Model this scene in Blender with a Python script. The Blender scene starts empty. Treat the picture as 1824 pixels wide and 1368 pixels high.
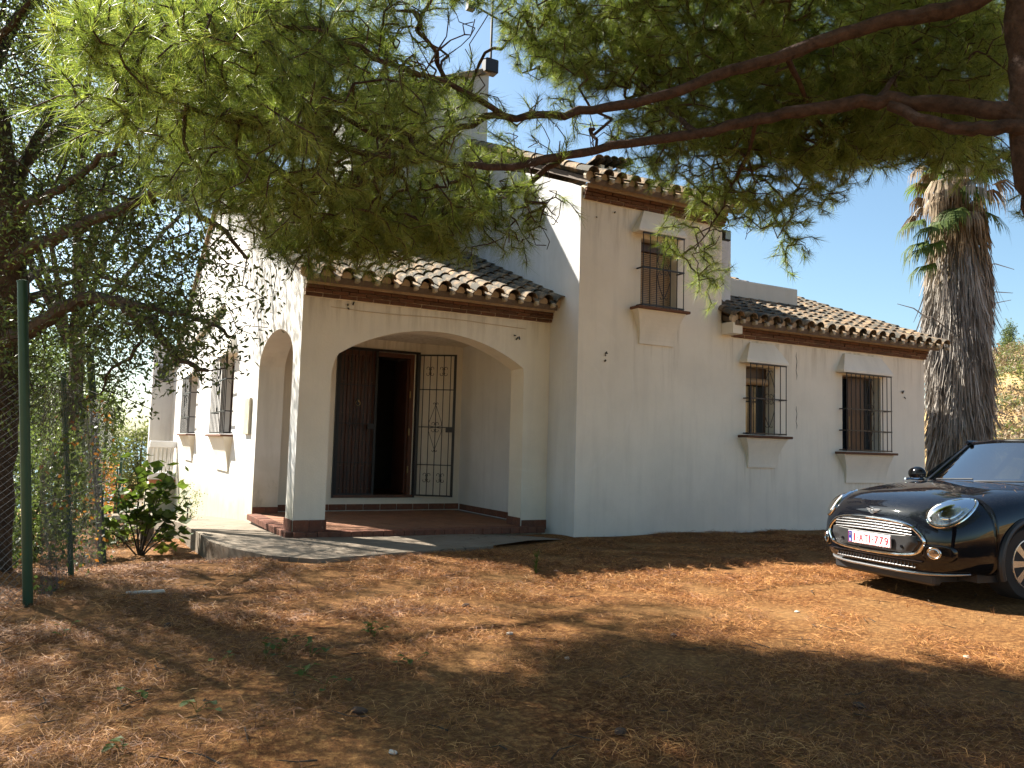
import bpy, bmesh, math, random
import numpy as np
from math import sin, cos, pi, radians, sqrt, atan, atan2
from mathutils import Vector, Matrix
from mathutils.bvhtree import BVHTree
random.seed(7); RNG = np.random.default_rng(7)
SC = bpy.context.scene
COL = SC.collection
# ------------------------------------------------------------------ camera, sky, sun, exposure
CAM_H = 1.25
F_PX = 1427.23; YAW, PITCH, ROLL = radians(28.159), radians(4.513), radians(1.6326)
FW = np.array([sin(YAW)*cos(PITCH), cos(YAW)*cos(PITCH), sin(PITCH)])
_r = np.array([cos(YAW), -sin(YAW), 0.0]); _u = np.cross(_r, FW)
RT = _r*cos(ROLL)+_u*sin(ROLL); UP = -_r*sin(ROLL)+_u*cos(ROLL)
cd = bpy.data.cameras.new('camera'); cam = bpy.data.objects.new('camera', cd); COL.objects.link(cam)
cd.sensor_width = 36; cd.lens = F_PX/1824*36; cd.clip_start = 0.05; cd.clip_end = 60000
m = Matrix(((RT[0], UP[0], -FW[0], 0), (RT[1], UP[1], -FW[1], 0), (RT[2], UP[2], -FW[2], CAM_H), (0, 0, 0, 1)))
cam.matrix_world = m
SC.camera = cam
def at(px, py, d):
    """world point at photo pixel px,py and view depth d (metres)"""
    v = FW*d + RT*((px-912)/F_PX*d) - UP*((py-684)/F_PX*d)
    return Vector((v[0], v[1], v[2]+CAM_H))
SUN_AZ, SUN_EL = radians(-26.8), radians(42.5)      # azimuth from +Y, negative = towards -X
w = bpy.data.worlds.new('World'); SC.world = w; w.use_nodes = True
nt = w.node_tree; bg = nt.nodes['Background']
sky = nt.nodes.new('ShaderNodeTexSky'); sky.sky_type = 'NISHITA'; sky.sun_disc = False
sky.sun_elevation = SUN_EL; sky.sun_rotation = SUN_AZ
sky.altitude = 200; sky.air_density = 1.0; sky.dust_density = 1.6; sky.ozone_density = 1.0
tn = nt.nodes.new('ShaderNodeMix'); tn.data_type = 'RGBA'; tn.blend_type = 'MULTIPLY'; tn.inputs[0].default_value = 1; tn.inputs[7].default_value = (0.90, 1.04, 1.04, 1)
nt.links.new(sky.outputs[0], tn.inputs[6]); nt.links.new(tn.outputs[2], bg.inputs[0]); bg.inputs[1].default_value = 0.05
sl = bpy.data.lights.new('sun', 'SUN'); sl.energy = 5.0; sl.angle = radians(0.55); sl.color = (1.0, 0.93, 0.82)
so = bpy.data.objects.new('sun', sl); COL.objects.link(so)
sd = Vector((sin(SUN_AZ)*cos(SUN_EL), cos(SUN_AZ)*cos(SUN_EL), sin(SUN_EL)))
so.rotation_euler = sd.to_track_quat('Z', 'Y').to_euler()
SC.view_settings.view_transform = 'Standard'; SC.view_settings.look = 'None'
SC.view_settings.exposure = 2.02; SC.view_settings.gamma = 1; SC.view_settings.use_curve_mapping = False
SC.cycles.max_bounces = 8; SC.cycles.diffuse_bounces = 5; SC.cycles.transparent_max_bounces = 8
SC.cycles.use_denoising = True

# ------------------------------------------------------------------ helpers
def link(o, parent=None, label=None, cat=None, group=None, kind=None):
    COL.objects.link(o)
    if parent is not None: o.parent = parent
    if label: o['label'] = label
    if cat: o['category'] = cat
    if group: o['group'] = group
    if kind: o['kind'] = kind
    return o
def empty(name, loc=(0, 0, 0), rz=0.0, **k):
    o = bpy.data.objects.new(name, None); o.location = loc; o.rotation_euler = (0, 0, rz)
    o.empty_display_size = 0.2
    return link(o, **k)
def mesh(name, vs, fs, mat=None, parent=None, smooth=False, mi=None, **k):
    me = bpy.data.meshes.new(name); me.from_pydata([tuple(v) for v in vs], [], fs)
    if mat is not None:
        for mm in (mat if isinstance(mat, (list, tuple)) else [mat]): me.materials.append(mm)
    if mi is not None: me.polygons.foreach_set('material_index', mi)
    if smooth: me.polygons.foreach_set('use_smooth', [True]*len(me.polygons))
    me.update()
    o = bpy.data.objects.new(name, me)
    return link(o, parent, **k)
def obj(name, me, parent=None, **k):
    return link(bpy.data.objects.new(name, me), parent, **k)
def mesh_np(name, V, F, mat, parent=None, smooth=False, mi=None, **k):
    V = np.asarray(V, np.float32); F = np.asarray(F, np.int32); n, q = F.shape
    me = bpy.data.meshes.new(name); me.vertices.add(len(V)); me.loops.add(n*q); me.polygons.add(n)
    me.vertices.foreach_set('co', V.ravel()); me.loops.foreach_set('vertex_index', F.ravel())
    me.polygons.foreach_set('loop_start', np.arange(0, n*q, q, dtype=np.int32))
    if mi is not None: me.polygons.foreach_set('material_index', np.asarray(mi, np.int32))
    if smooth: me.polygons.foreach_set('use_smooth', np.ones(n, bool))
    for mm in (mat if isinstance(mat, (list, tuple)) else [mat]): me.materials.append(mm)
    me.update(calc_edges=True)
    return link(bpy.data.objects.new(name, me), parent, **k)
class MB:
    """collects simple solids, builds one mesh object"""
    def __init__(s): s.v = []; s.f = []
    def add(s, vs, fs):
        b = len(s.v); s.v += [Vector(v) for v in vs]; s.f += [tuple(i+b for i in f) for f in fs]; return s
    def box(s, a, b, bev=0.0):
        x0, x1 = sorted((a[0], b[0])); y0, y1 = sorted((a[1], b[1])); z0, z1 = sorted((a[2], b[2]))
        if bev <= 0:
            return s.add([(x0,y0,z0),(x1,y0,z0),(x1,y1,z0),(x0,y1,z0),(x0,y0,z1),(x1,y0,z1),(x1,y1,z1),(x0,y1,z1)],
                         [(0,3,2,1),(4,5,6,7),(0,1,5,4),(1,2,6,5),(2,3,7,6),(3,0,4,7)])
        c = bev; vs = []; 
        def P(x, y, z): vs.append((x, y, z)); return len(vs)-1
        idx = {}
        for i, x in enumerate((x0, x1)):
            for j, y in enumerate((y0, y1)):
                for k_, z in enumerate((z0, z1)):
                    sx = c if i == 0 else -c; sy = c if j == 0 else -c; sz = c if k_ == 0 else -c
                    idx[i,j,k_] = (P(x, y+sy, z+sz), P(x+sx, y, z+sz), P(x+sx, y+sy, z))
        I = idx; fs = []
        fs += [(I[0,0,0][0],I[0,0,1][0],I[0,1,1][0],I[0,1,0][0]), (I[1,0,0][0],I[1,1,0][0],I[1,1,1][0],I[1,0,1][0])]
        fs += [(I[0,0,0][1],I[1,0,0][1],I[1,0,1][1],I[0,0,1][1]), (I[0,1,0][1],I[0,1,1][1],I[1,1,1][1],I[1,1,0][1])]
        fs += [(I[0,0,0][2],I[0,1,0][2],I[1,1,0][2],I[1,0,0][2]), (I[0,0,1][2],I[1,0,1][2],I[1,1,1][2],I[0,1,1][2])]
        for j in (0, 1):
            for k_ in (0, 1): fs.append((I[0,j,k_][1],I[1,j,k_][1],I[1,j,k_][2],I[0,j,k_][2]))
        for i in (0, 1):
            for k_ in (0, 1): fs.append((I[i,0,k_][0],I[i,1,k_][0],I[i,1,k_][2],I[i,0,k_][2]))
        for i in (0, 1):
            for j in (0, 1): fs.append((I[i,j,0][0],I[i,j,1][0],I[i,j,1][1],I[i,j,0][1]))
        for i in (0, 1):
            for j in (0, 1):
                for k_ in (0, 1): fs.append(I[i,j,k_])
        return s.add(vs, fs)
    def tube(s, pts, r, n=8, cap=True, up=None):
        pts = [Vector(p) for p in pts]; rr = r if isinstance(r, (list, tuple)) else [r]*len(pts)
        t = (pts[1]-pts[0]).normalized(); a = t.orthogonal().normalized(); rings = []; vs = []
        for i, p in enumerate(pts):
            if i == 0: tt = pts[1]-pts[0]
            elif i == len(pts)-1: tt = pts[-1]-pts[-2]
            else: tt = (pts[i+1]-pts[i]).normalized()+(pts[i]-pts[i-1]).normalized()
            tt = tt.normalized() if tt.length > 1e-9 else t
            a = (a-tt*a.dot(tt)).normalized(); b = tt.cross(a)
            rings.append([len(vs)+k_ for k_ in range(n)])
            vs += [p+(a*cos(2*pi*k_/n)+b*sin(2*pi*k_/n))*rr[i] for k_ in range(n)]
        fs = []
        for A, B in zip(rings, rings[1:]): fs += [(A[k_], A[(k_+1)%n], B[(k_+1)%n], B[k_]) for k_ in range(n)]
        if cap: fs += [tuple(reversed(rings[0])), tuple(rings[-1])]
        return s.add(vs, fs)
    def prism(s, poly, h0, h1, axis='z'):
        """poly 2D outline extruded along axis (ngon caps)"""
        n = len(poly)
        def mk(p, h): return {'z': (p[0], p[1], h), 'y': (p[0], h, p[1]), 'x': (h, p[0], p[1])}[axis]
        vs = [mk(p, h0) for p in poly]+[mk(p, h1) for p in poly]
        return s.add(vs, [tuple(range(n-1, -1, -1)), tuple(range(n, 2*n))]+[(i, (i+1)%n, n+(i+1)%n, n+i) for i in range(n)])
    def build(s, name, mat, parent=None, smooth=False, fix=True, scale=None, **k):
        if scale: s.v = [v*scale for v in s.v]
        o = mesh(name, s.v, s.f, mat, parent, smooth, **k)
        if fix:
            bm = bmesh.new(); bm.from_mesh(o.data); bmesh.ops.recalc_face_normals(bm, faces=bm.faces); bm.to_mesh(o.data); bm.free()
            if smooth: o.data.polygons.foreach_set('use_smooth', [True]*len(o.data.polygons))
        if smooth:
            try: o.data.set_sharp_from_angle(angle=radians(40))
            except Exception: pass
        return o
def fillet_wall(outer, holes, d0, d1, axis, mat, name, parent, scale=1.0, **k):
    """wall with holes: outlines in 2D, thickness d0..d1 along axis x or y"""
    bm = bmesh.new()
    def mk(p, h): return Vector((p[0], h, p[1])) if axis == 'y' else Vector((h, p[0], p[1]))
    edges = []; loops = []
    for lp in [outer]+holes:
        v = [bm.verts.new(mk(p, d0)*scale) for p in lp]
        loops.append(v); edges += [bm.edges.new((v[i], v[(i+1)%len(v)])) for i in range(len(v))]
    bmesh.ops.triangle_fill(bm, edges=edges, use_beauty=True, use_dissolve=False)
    front = list(bm.faces)
    mp = {}
    off = (mk((0, 0), d1)-mk((0, 0), d0))*scale
    for lp in loops:
        for v in lp: mp[v] = bm.verts.new(v.co+off)
    for f in front: bm.faces.new([mp[v] for v in reversed(f.verts)])
    for lp in loops:
        for i in range(len(lp)):
            a, b = lp[i], lp[(i+1)%len(lp)]; bm.faces.new((a, b, mp[b], mp[a]))
    bmesh.ops.recalc_face_normals(bm, faces=bm.faces)
    me = bpy.data.meshes.new(name); bm.to_mesh(me); bm.free(); me.materials.append(mat)
    return obj(name, me, parent, **k)
def new_mat(name):
    m_ = bpy.data.materials.new(name); m_.use_nodes = True
    return m_, m_.node_tree, m_.node_tree.nodes['Principled BSDF']
def setp(b, **k):
    names = dict(col='Base Color', rough='Roughness', metal='Metallic', spec='Specular IOR Level', coat='Coat Weight', coatr='Coat Roughness', trans='Transmission Weight', ior='IOR', alpha='Alpha')
    for a, v in k.items():
        b.inputs[names[a]].default_value = (*v, 1) if a == 'col' else v
def N(nt_, t, **k):
    n_ = nt_.nodes.new(t)
    for a, v in k.items():
        if hasattr(n_, a): setattr(n_, a, v)
    return n_
def noise(nt_, scale, detail=4, rough=0.55, vec=None, stretch=None):
    tc = N(nt_, 'ShaderNodeNewGeometry') if vec is None else None
    src = tc.outputs['Position'] if tc else vec
    if stretch:
        mp = N(nt_, 'ShaderNodeMapping'); mp.inputs['Scale'].default_value = stretch
        nt_.links.new(src, mp.inputs[0]); src = mp.outputs[0]
    n_ = N(nt_, 'ShaderNodeTexNoise'); n_.inputs['Scale'].default_value = scale; n_.inputs['Detail'].default_value = detail
    n_.inputs['Roughness'].default_value = rough
    nt_.links.new(src, n_.inputs['Vector']); return n_.outputs['Fac']
def ramp(nt_, fac, stops):
    r = N(nt_, 'ShaderNodeValToRGB'); e = r.color_ramp.elements
    while len(e) < len(stops): e.new(0.5)
    for el, (p, c) in zip(e, stops): el.position = p; el.color = (*c, 1) if len(c) == 3 else c
    nt_.links.new(fac, r.inputs[0]); return r.outputs[0]
def mixc(nt_, fac, a, b, mode='MIX'):
    mx = N(nt_, 'ShaderNodeMix'); mx.data_type = 'RGBA'; mx.blend_type = mode
    for i, v in ((0, fac), (6, a), (7, b)):
        if isinstance(v, (int, float)): mx.inputs[i].default_value = v
        elif isinstance(v, tuple): mx.inputs[i].default_value = (*v, 1)
        else: nt_.links.new(v, mx.inputs[i])
    return mx.outputs[2]
def bump(nt_, b, h, strength=0.3, dist=0.01):
    bp = N(nt_, 'ShaderNodeBump'); bp.inputs['Strength'].default_value = strength; bp.inputs['Distance'].default_value = dist
    nt_.links.new(h, bp.inputs['Height']); nt_.links.new(bp.outputs[0], b.inputs['Normal'])
def objrand(nt_): return N(nt_, 'ShaderNodeObjectInfo').outputs['Random']
def math_(nt_, op, a, b=None, c=None, clamp=False):
    n_ = N(nt_, 'ShaderNodeMath'); n_.operation = op; n_.use_clamp = clamp
    for i, v in enumerate((a, b, c)):
        if v is None: continue
        if isinstance(v, (int, float)): n_.inputs[i].default_value = v
        else: nt_.links.new(v, n_.inputs[i])
    return n_.outputs[0]
def simple(name, col, rough=0.6, metal=0.0, var=0.12, scale=8, bumps=0.0, spec=0.5, **k):
    m_, t, b = new_mat(name); setp(b, rough=rough, metal=metal, spec=spec, **k)
    f = noise(t, scale)
    a = tuple(c*(1-var) for c in col); c2 = tuple(min(1, c*(1+var)) for c in col)
    t.links.new(ramp(t, f, [(0.3, a), (0.7, c2)]), b.inputs['Base Color'])
    if bumps: bump(t, b, noise(t, scale*6), bumps, 0.004)
    return m_
# ------------------------------------------------------------------ materials
def pos_z(t):
    g = N(t, 'ShaderNodeNewGeometry'); s = N(t, 'ShaderNodeSeparateXYZ'); t.links.new(g.outputs['Position'], s.inputs[0]); return s.outputs
def plaster(name, col, mould=0.0, top=0.0, topz=(3.6, 5.4)):
    m_, t, b = new_mat(name); setp(b, rough=0.85, spec=0.2)
    big = noise(t, 0.9, 5, 0.6)
    c = ramp(t, big, [(0.3, tuple(v*0.86 for v in col)), (0.52, tuple(v*0.95 for v in col)), (0.7, col)])
    fine = noise(t, 9, 4, 0.7)
    c = mixc(t, math_(t, 'MULTIPLY', ramp(t, fine, [(0.55, (0, 0, 0)), (0.85, (1, 1, 1))]), 0.12), c, (0.45, 0.42, 0.36))
    z = pos_z(t)[2]
    # rain streaks, long in z
    st = noise(t, 3.2, 4, 0.6, stretch=(1.6, 1.6, 0.16))
    sf = ramp(t, st, [(0.50, (0, 0, 0)), (0.72, (1, 1, 1))])
    c = mixc(t, math_(t, 'MULTIPLY', sf, 0.36+0.15*mould), c, tuple(v*0.72 for v in col))
    # splash dirt close to the ground
    zn = math_(t, 'ADD', z, math_(t, 'MULTIPLY', noise(t, 2.5, 5, 0.65), -0.9))
    mr = N(t, 'ShaderNodeMapRange'); t.links.new(zn, mr.inputs[0])
    mr.inputs[1].default_value = 0.15+0.45*mould; mr.inputs[2].default_value = -0.5; mr.inputs[3].default_value = 0; mr.inputs[4].default_value = 0.35+0.5*mould
    c = mixc(t, mr.outputs[0], c, (0.40, 0.37, 0.25) if mould > 0 else (0.50, 0.50, 0.48))
    if mould > 0:
        sp = noise(t, 5.0, 6, 0.7, stretch=(1, 1.3, 0.45))
        zz = N(t, 'ShaderNodeMapRange'); t.links.new(z, zz.inputs[0])
        zz.inputs[1].default_value = 1.1; zz.inputs[2].default_value = -0.4; zz.inputs[3].default_value = 0; zz.inputs[4].default_value = 1
        k_ = math_(t, 'MULTIPLY', ramp(t, sp, [(0.56, (0, 0, 0)), (0.62, (1, 1, 1))]), zz.outputs[0])
        c = mixc(t, math_(t, 'MULTIPLY', k_, 0.75), c, (0.30, 0.29, 0.25))
    if top > 0:
        tp = N(t, 'ShaderNodeMapRange'); t.links.new(math_(t, 'ADD', z, math_(t, 'MULTIPLY', noise(t, 1.3, 5, 0.65), 1.8)), tp.inputs[0])
        tp.inputs[1].default_value = topz[0]+0.9; tp.inputs[2].default_value = topz[1]+0.9; tp.inputs[3].default_value = 0; tp.inputs[4].default_value = top
        g = noise(t, 4.5, 5, 0.65, stretch=(1, 1, 0.35))
        c = mixc(t, math_(t, 'MULTIPLY', tp.outputs[0], ramp(t, g, [(0.3, (0.25,)*3), (0.7, (1,)*3)])), c, (0.30, 0.31, 0.30))
    if name.startswith('cream'):
        P3 = pos_z(t)
        sv = noise(t, 11, 4, .65, stretch=(1, 1, .09))
        for xa_, xb_, zt_, ln_ in ((7.28, 8.2, 3.36, 1.5), (9.5, 10.42, 1.50, 1.1), (11.78, 13.1, 1.26, 1.0), (6.32, 9.05, 4.92, .9), (9.1, 14.2, 3.12, .6), (2.5, 6.3, 3.16, .5)):
            m1 = math_(t, 'GREATER_THAN', P3[0], xa_); m2 = math_(t, 'LESS_THAN', P3[0], xb_)
            dz_ = math_(t, 'SUBTRACT', zt_, P3[2]); fd = N(t, 'ShaderNodeMapRange'); t.links.new(dz_, fd.inputs[0])
            fd.inputs[1].default_value = 0; fd.inputs[2].default_value = ln_; fd.inputs[3].default_value = 1; fd.inputs[4].default_value = 0
            up_ = math_(t, 'GREATER_THAN', dz_, -.01)
            k_ = math_(t, 'MULTIPLY', math_(t, 'MULTIPLY', m1, m2), math_(t, 'MULTIPLY', fd.outputs[0], up_))
            k_ = math_(t, 'MULTIPLY', k_, ramp(t, sv, [(0.47, (0, 0, 0)), (0.66, (1, 1, 1))]))
            c = mixc(t, math_(t, 'MULTIPLY', k_, .5), c, (.36, .31, .23))
        for cx_, cz_, R_, a_ in ((6.15, 2.05, 1.16, .16), (5.85, 1.7, 1.05, .12)):
            dx_ = math_(t, 'SUBTRACT', P3[0], cx_); dz_ = math_(t, 'SUBTRACT', P3[2], cz_)
            dd_ = math_(t, 'SQRT', math_(t, 'ADD', math_(t, 'MULTIPLY', dx_, dx_), math_(t, 'MULTIPLY', dz_, dz_)))
            rg_ = math_(t, 'ABSOLUTE', math_(t, 'SUBTRACT', math_(t, 'ADD', dd_, math_(t, 'MULTIPLY', noise(t, 1.5, 2), .12)), R_+.06))
            k_ = ramp(t, rg_, [(0.0, (1, 1, 1)), (0.035, (0, 0, 0))])
            k_ = math_(t, 'MULTIPLY', k_, ramp(t, noise(t, 2.5, 3), [(0.42, (0, 0, 0)), (0.6, (1, 1, 1))]))
            c = mixc(t, math_(t, 'MULTIPLY', k_, a_), c, (.85, .83, .78))
    t.links.new(c, b.inputs['Base Color'])
    h = math_(t, 'ADD', math_(t, 'MULTIPLY', noise(t, 2.2, 3), 2.5), noise(t, 45, 3))
    bump(t, b, h, 0.28, 0.006)
    return m_
M = {}
M['wall'] = plaster('cream_bounce_plaster', (0.80, 0.75, 0.65))  # front walls: warm light bounced off the litter is put into this colour
M['wall_white'] = plaster('white_plaster', (0.74, 0.73, 0.71), mould=1.0)
M['wall_side'] = plaster('weathered_white_plaster', (0.70, 0.70, 0.70), top=0.8)
M['tower_wall'] = plaster('grey_stained_plaster', (0.52, 0.52, 0.48), top=0.5, topz=(6.0, 8.0))
M['trim'] = plaster('trim_plaster', (0.80, 0.76, 0.67))
def clay(name, cols, lichen=0.5, rnd=0.35, scale=14):
    m_, t, b = new_mat(name); setp(b, rough=0.88, spec=0.15)
    r = objrand(t)
    c = ramp(t, noise(t, scale, 5, 0.65), [(0.25, cols[0]), (0.5, cols[1]), (0.78, cols[2])])
    c = mixc(t, math_(t, 'MULTIPLY', r, rnd), c, cols[3])
    lf = ramp(t, noise(t, 5, 6, 0.75), [(0.38, (0, 0, 0)), (0.54, (1, 1, 1))])
    c = mixc(t, math_(t, 'MULTIPLY', lf, lichen), c, (0.066, 0.066, 0.058))
    lf2 = ramp(t, noise(t, 23, 4, 0.7), [(0.60, (0, 0, 0)), (0.70, (1, 1, 1))])
    c = mixc(t, math_(t, 'MULTIPLY', lf2, lichen*0.7), c, (0.42, 0.40, 0.30))
    t.links.new(c, b.inputs['Base Color']); bump(t, b, noise(t, 60, 4, 0.7), 0.5, 0.004)
    return m_
M['tile'] = clay('old_clay_tile', [(0.20, 0.14, 0.085), (0.34, 0.235, 0.14), (0.44, 0.34, 0.22), (0.28, 0.14, 0.07)], 0.95)
M['brick'] = clay('dark_eave_brick', [(0.11, 0.052, 0.033), (0.16, 0.075, 0.045), (0.21, 0.10, 0.06), (0.085, 0.045, 0.03)], 0.15, 0.7)
M['pier_brick'] = clay('orange_pier_brick', [(0.36, 0.14, 0.07), (0.45, 0.19, 0.09), (0.5, 0.24, 0.13), (0.3, 0.12, 0.07)], 0.05, 0.5)
M['edge_brick'] = clay('terracotta_edge', [(0.15, 0.055, 0.035), (0.21, 0.08, 0.048), (0.27, 0.115, 0.07), (0.13, 0.05, 0.035)], 0.3, 0.6)
M['floor_tile'] = clay('terracotta_floor', [(0.21, 0.095, 0.055), (0.27, 0.13, 0.075), (0.32, 0.17, 0.10), (0.20, 0.10, 0.06)], 0.15, 0.45, 6)
M['mortar'] = simple('pale_mortar', (0.46, 0.38, 0.29), 0.9, var=0.2, scale=12, bumps=0.4)
M['pale_mortar'] = simple('lime_mortar', (0.42, 0.37, 0.29), 0.9, var=0.2, scale=12, bumps=0.4)
M['mortar_dark'] = simple('dark_mortar', (0.13, 0.10, 0.08), 0.9, var=0.25, scale=20, bumps=0.4)
M['iron'] = simple('black_iron', (0.014, 0.014, 0.016), 0.45, 0.3)
M['wood'] = None
def wood(name, a, b_, dark):
    m_, t, b = new_mat(name); setp(b, rough=0.42, spec=0.4)
    f = noise(t, 6, 6, 0.6, stretch=(7, 7, 0.5))
    c = ramp(t, f, [(0.3, dark), (0.5, a), (0.75, b_)])
    c = mixc(t, math_(t, 'MULTIPLY', objrand(t), 0.3), c, dark)
    t.links.new(c, b.inputs['Base Color']); bump(t, b, f, 0.25, 0.003); return m_
M['wood'] = wood('red_brown_door_wood', (0.065, 0.024, 0.014), (0.10, 0.038, 0.020), (0.035, 0.014, 0.009))
M['wood_frame'] = wood('door_frame_wood', (0.10, 0.038, 0.020), (0.14, 0.052, 0.026), (0.05, 0.02, 0.012))
M['win_wood'] = wood('window_wood', (0.075, 0.04, 0.022), (0.11, 0.06, 0.032), (0.04, 0.02, 0.012))
M['slat'] = simple('tan_shutter', (0.33, 0.215, 0.11), 0.6, var=0.15)
M['brass'] = simple('dull_brass', (0.35, 0.25, 0.12), 0.4, 0.8)
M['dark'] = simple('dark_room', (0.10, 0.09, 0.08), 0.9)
def glass(name, col=(0.02, 0.025, 0.03)):
    m_, t, b = new_mat(name); setp(b, col=col, rough=0.04, spec=0.8); return m_
M['pane'] = glass('window_glass')
M['concrete'] = None
def concrete():
    m_, t, b = new_mat('worn_concrete'); setp(b, rough=0.9, spec=0.15)
    c = ramp(t, noise(t, 2.2, 7, 0.7), [(0.3, (0.17, 0.135, 0.10)), (0.55, (0.21, 0.175, 0.135)), (0.8, (0.28, 0.245, 0.195))])
    c = mixc(t, ramp(t, noise(t, 14, 5, 0.7), [(0.55, (0, 0, 0)), (0.75, (0.5, 0.5, 0.5))]), c, (0.22, 0.12, 0.06))
    vo = N(t, 'ShaderNodeTexVoronoi'); vo.feature = 'DISTANCE_TO_EDGE'; vo.inputs['Scale'].default_value = 0.9
    g = N(t, 'ShaderNodeNewGeometry'); nz = N(t, 'ShaderNodeTexNoise'); nz.inputs['Scale'].default_value = 3
    t.links.new(g.outputs['Position'], nz.inputs['Vector'])
    vm = N(t, 'ShaderNodeVectorMath'); vm.operation = 'ADD'; t.links.new(g.outputs['Position'], vm.inputs[0]); t.links.new(nz.outputs['Color'], vm.inputs[1])
    t.links.new(vm.outputs[0], vo.inputs['Vector'])
    cr = ramp(t, vo.outputs['Distance'], [(0.0, (1, 1, 1)), (0.012, (0, 0, 0))])
    c = mixc(t, math_(t, 'MULTIPLY', cr, 0.8), c, (0.05, 0.04, 0.03))
    t.links.new(c, b.inputs['Base Color']); bump(t, b, noise(t, 30, 5, 0.7), 0.5, 0.006); return m_
M['concrete'] = concrete()
def ground_mat():
    m_, t, b = new_mat('needle_litter_soil'); setp(b, rough=0.95, spec=0.1)
    n1 = noise(t, 1.1, 5, 0.6); n2 = noise(t, 26, 6, 0.75); n3 = noise(t, 90, 3, 0.7)
    c = ramp(t, n2, [(0.32, (0.045, 0.018, 0.008)), (0.5, (0.17, 0.070, 0.023)), (0.68, (0.42, 0.225, 0.08))])
    c = mixc(t, math_(t, 'MULTIPLY', ramp(t, n1, [(0.35, (0, 0, 0)), (0.7, (1, 1, 1))]), 0.45), c, (0.33, 0.20, 0.085))
    # beyond the yard: dry grass and soil
    g = N(t, 'ShaderNodeNewGeometry'); ln = N(t, 'ShaderNodeVectorMath'); ln.operation = 'LENGTH'; t.links.new(g.outputs['Position'], ln.inputs[0])
    far = N(t, 'ShaderNodeMapRange'); t.links.new(ln.outputs['Value'], far.inputs[0]); far.inputs[1].default_value = 22; far.inputs[2].default_value = 40
    n4 = noise(t, 0.12, 8, 0.7)
    cf = ramp(t, n4, [(0.35, (0.10, 0.085, 0.04)), (0.47, (0.30, 0.20, 0.09)), (0.6, (0.46, 0.32, 0.15)), (0.75, (0.38, 0.30, 0.20))])
    c = mixc(t, far.outputs[0], c, cf)
    t.links.new(c, b.inputs['Base Color'])
    bump(t, b, math_(t, 'ADD', n2, math_(t, 'MULTIPLY', n3, 0.6)), 0.9, 0.03); return m_
M['ground'] = ground_mat()
def leafy(name, stops, trans=0.35, rough=0.5, scale=3.0, spec=0.3, tcol=None):
    m_ = bpy.data.materials.new(name); m_.use_nodes = True; t = m_.node_tree; t.nodes.clear()
    out = N(t, 'ShaderNodeOutputMaterial'); b = N(t, 'ShaderNodeBsdfPrincipled'); setp(b, rough=rough, spec=spec)
    tr = N(t, 'ShaderNodeBsdfTranslucent'); mx = N(t, 'ShaderNodeMixShader'); mx.inputs[0].default_value = trans
    g = N(t, 'ShaderNodeNewGeometry')
    rnd = g.outputs['Random Per Island']
    f = math_(t, 'ADD', math_(t, 'MULTIPLY', noise(t, scale, 3), 0.5), math_(t, 'MULTIPLY', rnd, 0.5))
    c = ramp(t, f, stops); t.links.new(c, b.inputs['Base Color'])
    c2 = mixc(t, 1.0, c, tcol or (1.5, 1.55, 0.8), 'MULTIPLY'); t.links.new(c2, tr.inputs['Color'])
    t.links.new(b.outputs[0], mx.inputs[1]); t.links.new(tr.outputs[0], mx.inputs[2]); t.links.new(mx.outputs[0], out.inputs[0]); return m_
M['needle'] = leafy('pine_needles_green', [(0.2, (0.035, 0.065, 0.018)), (0.5, (0.15, 0.20, 0.05)), (0.75, (0.29, 0.32, 0.11)), (0.86, (0.30, 0.22, 0.09))], 0.5, 0.42, spec=0.4)
M['leaf'] = leafy('evergreen_leaves', [(0.2, (0.035, 0.055, 0.022)), (0.55, (0.075, 0.105, 0.042)), (0.85, (0.15, 0.18, 0.08))], 0.42, 0.5, spec=0.3)
M['leaf_light'] = leafy('light_green_leaves', [(0.2, (0.045, 0.075, 0.018)), (0.55, (0.08, 0.12, 0.03)), (0.85, (0.15, 0.18, 0.05))], 0.4, 0.55, spec=0.2)
M['leaf_olive'] = leafy('olive_leaves', [(0.2, (0.07, 0.085, 0.04)), (0.55, (0.12, 0.14, 0.06)), (0.85, (0.2, 0.21, 0.10))], 0.3, 0.6)
M['straw'] = leafy('dry_pine_needles', [(0.18, (0.045, 0.014, 0.006)), (0.44, (0.19, 0.068, 0.020)), (0.64, (0.45, 0.205, 0.060)), (0.88, (0.76, 0.45, 0.17))], 0.12, 0.6, 2.0, tcol=(1.2, 1.0, 0.8))
M['dead_frond'] = leafy('dead_palm_fronds', [(0.15, (0.10, 0.08, 0.065)), (0.45, (0.24, 0.215, 0.19)), (0.85, (0.52, 0.48, 0.43))], 0.1, 0.75, 1.5, spec=0.15, tcol=(1, 0.95, 0.9))
M['dead_frond_tan'] = leafy('tan_dead_fronds', [(0.15, (0.11, 0.075, 0.045)), (0.5, (0.23, 0.17, 0.11)), (0.85, (0.36, 0.29, 0.20))], 0.15, 0.7, 1.5, spec=0.15, tcol=(1, 0.95, 0.8))
M['dry_leaf'] = leafy('dry_orange_leaves', [(0.2, (0.25, 0.09, 0.03)), (0.6, (0.42, 0.19, 0.06)), (0.9, (0.5, 0.3, 0.12))], 0.3, 0.6)
def bark(name, a, b_):
    m_, t, b = new_mat(name); setp(b, rough=0.9, spec=0.15)
    f = noise(t, 14, 6, 0.7); v = noise(t, 42, 4, 0.7)
    t.links.new(ramp(t, f, [(0.3, a), (0.7, b_)]), b.inputs['Base Color']); bump(t, b, math_(t, 'ADD', f, v), 0.9, 0.02); return m_
M['pine_bark'] = bark('pine_bark', (0.030, 0.021, 0.018), (0.105, 0.066, 0.052))
M['oak_bark'] = bark('oak_bark', (0.03, 0.024, 0.019), (0.10, 0.08, 0.06))
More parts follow.
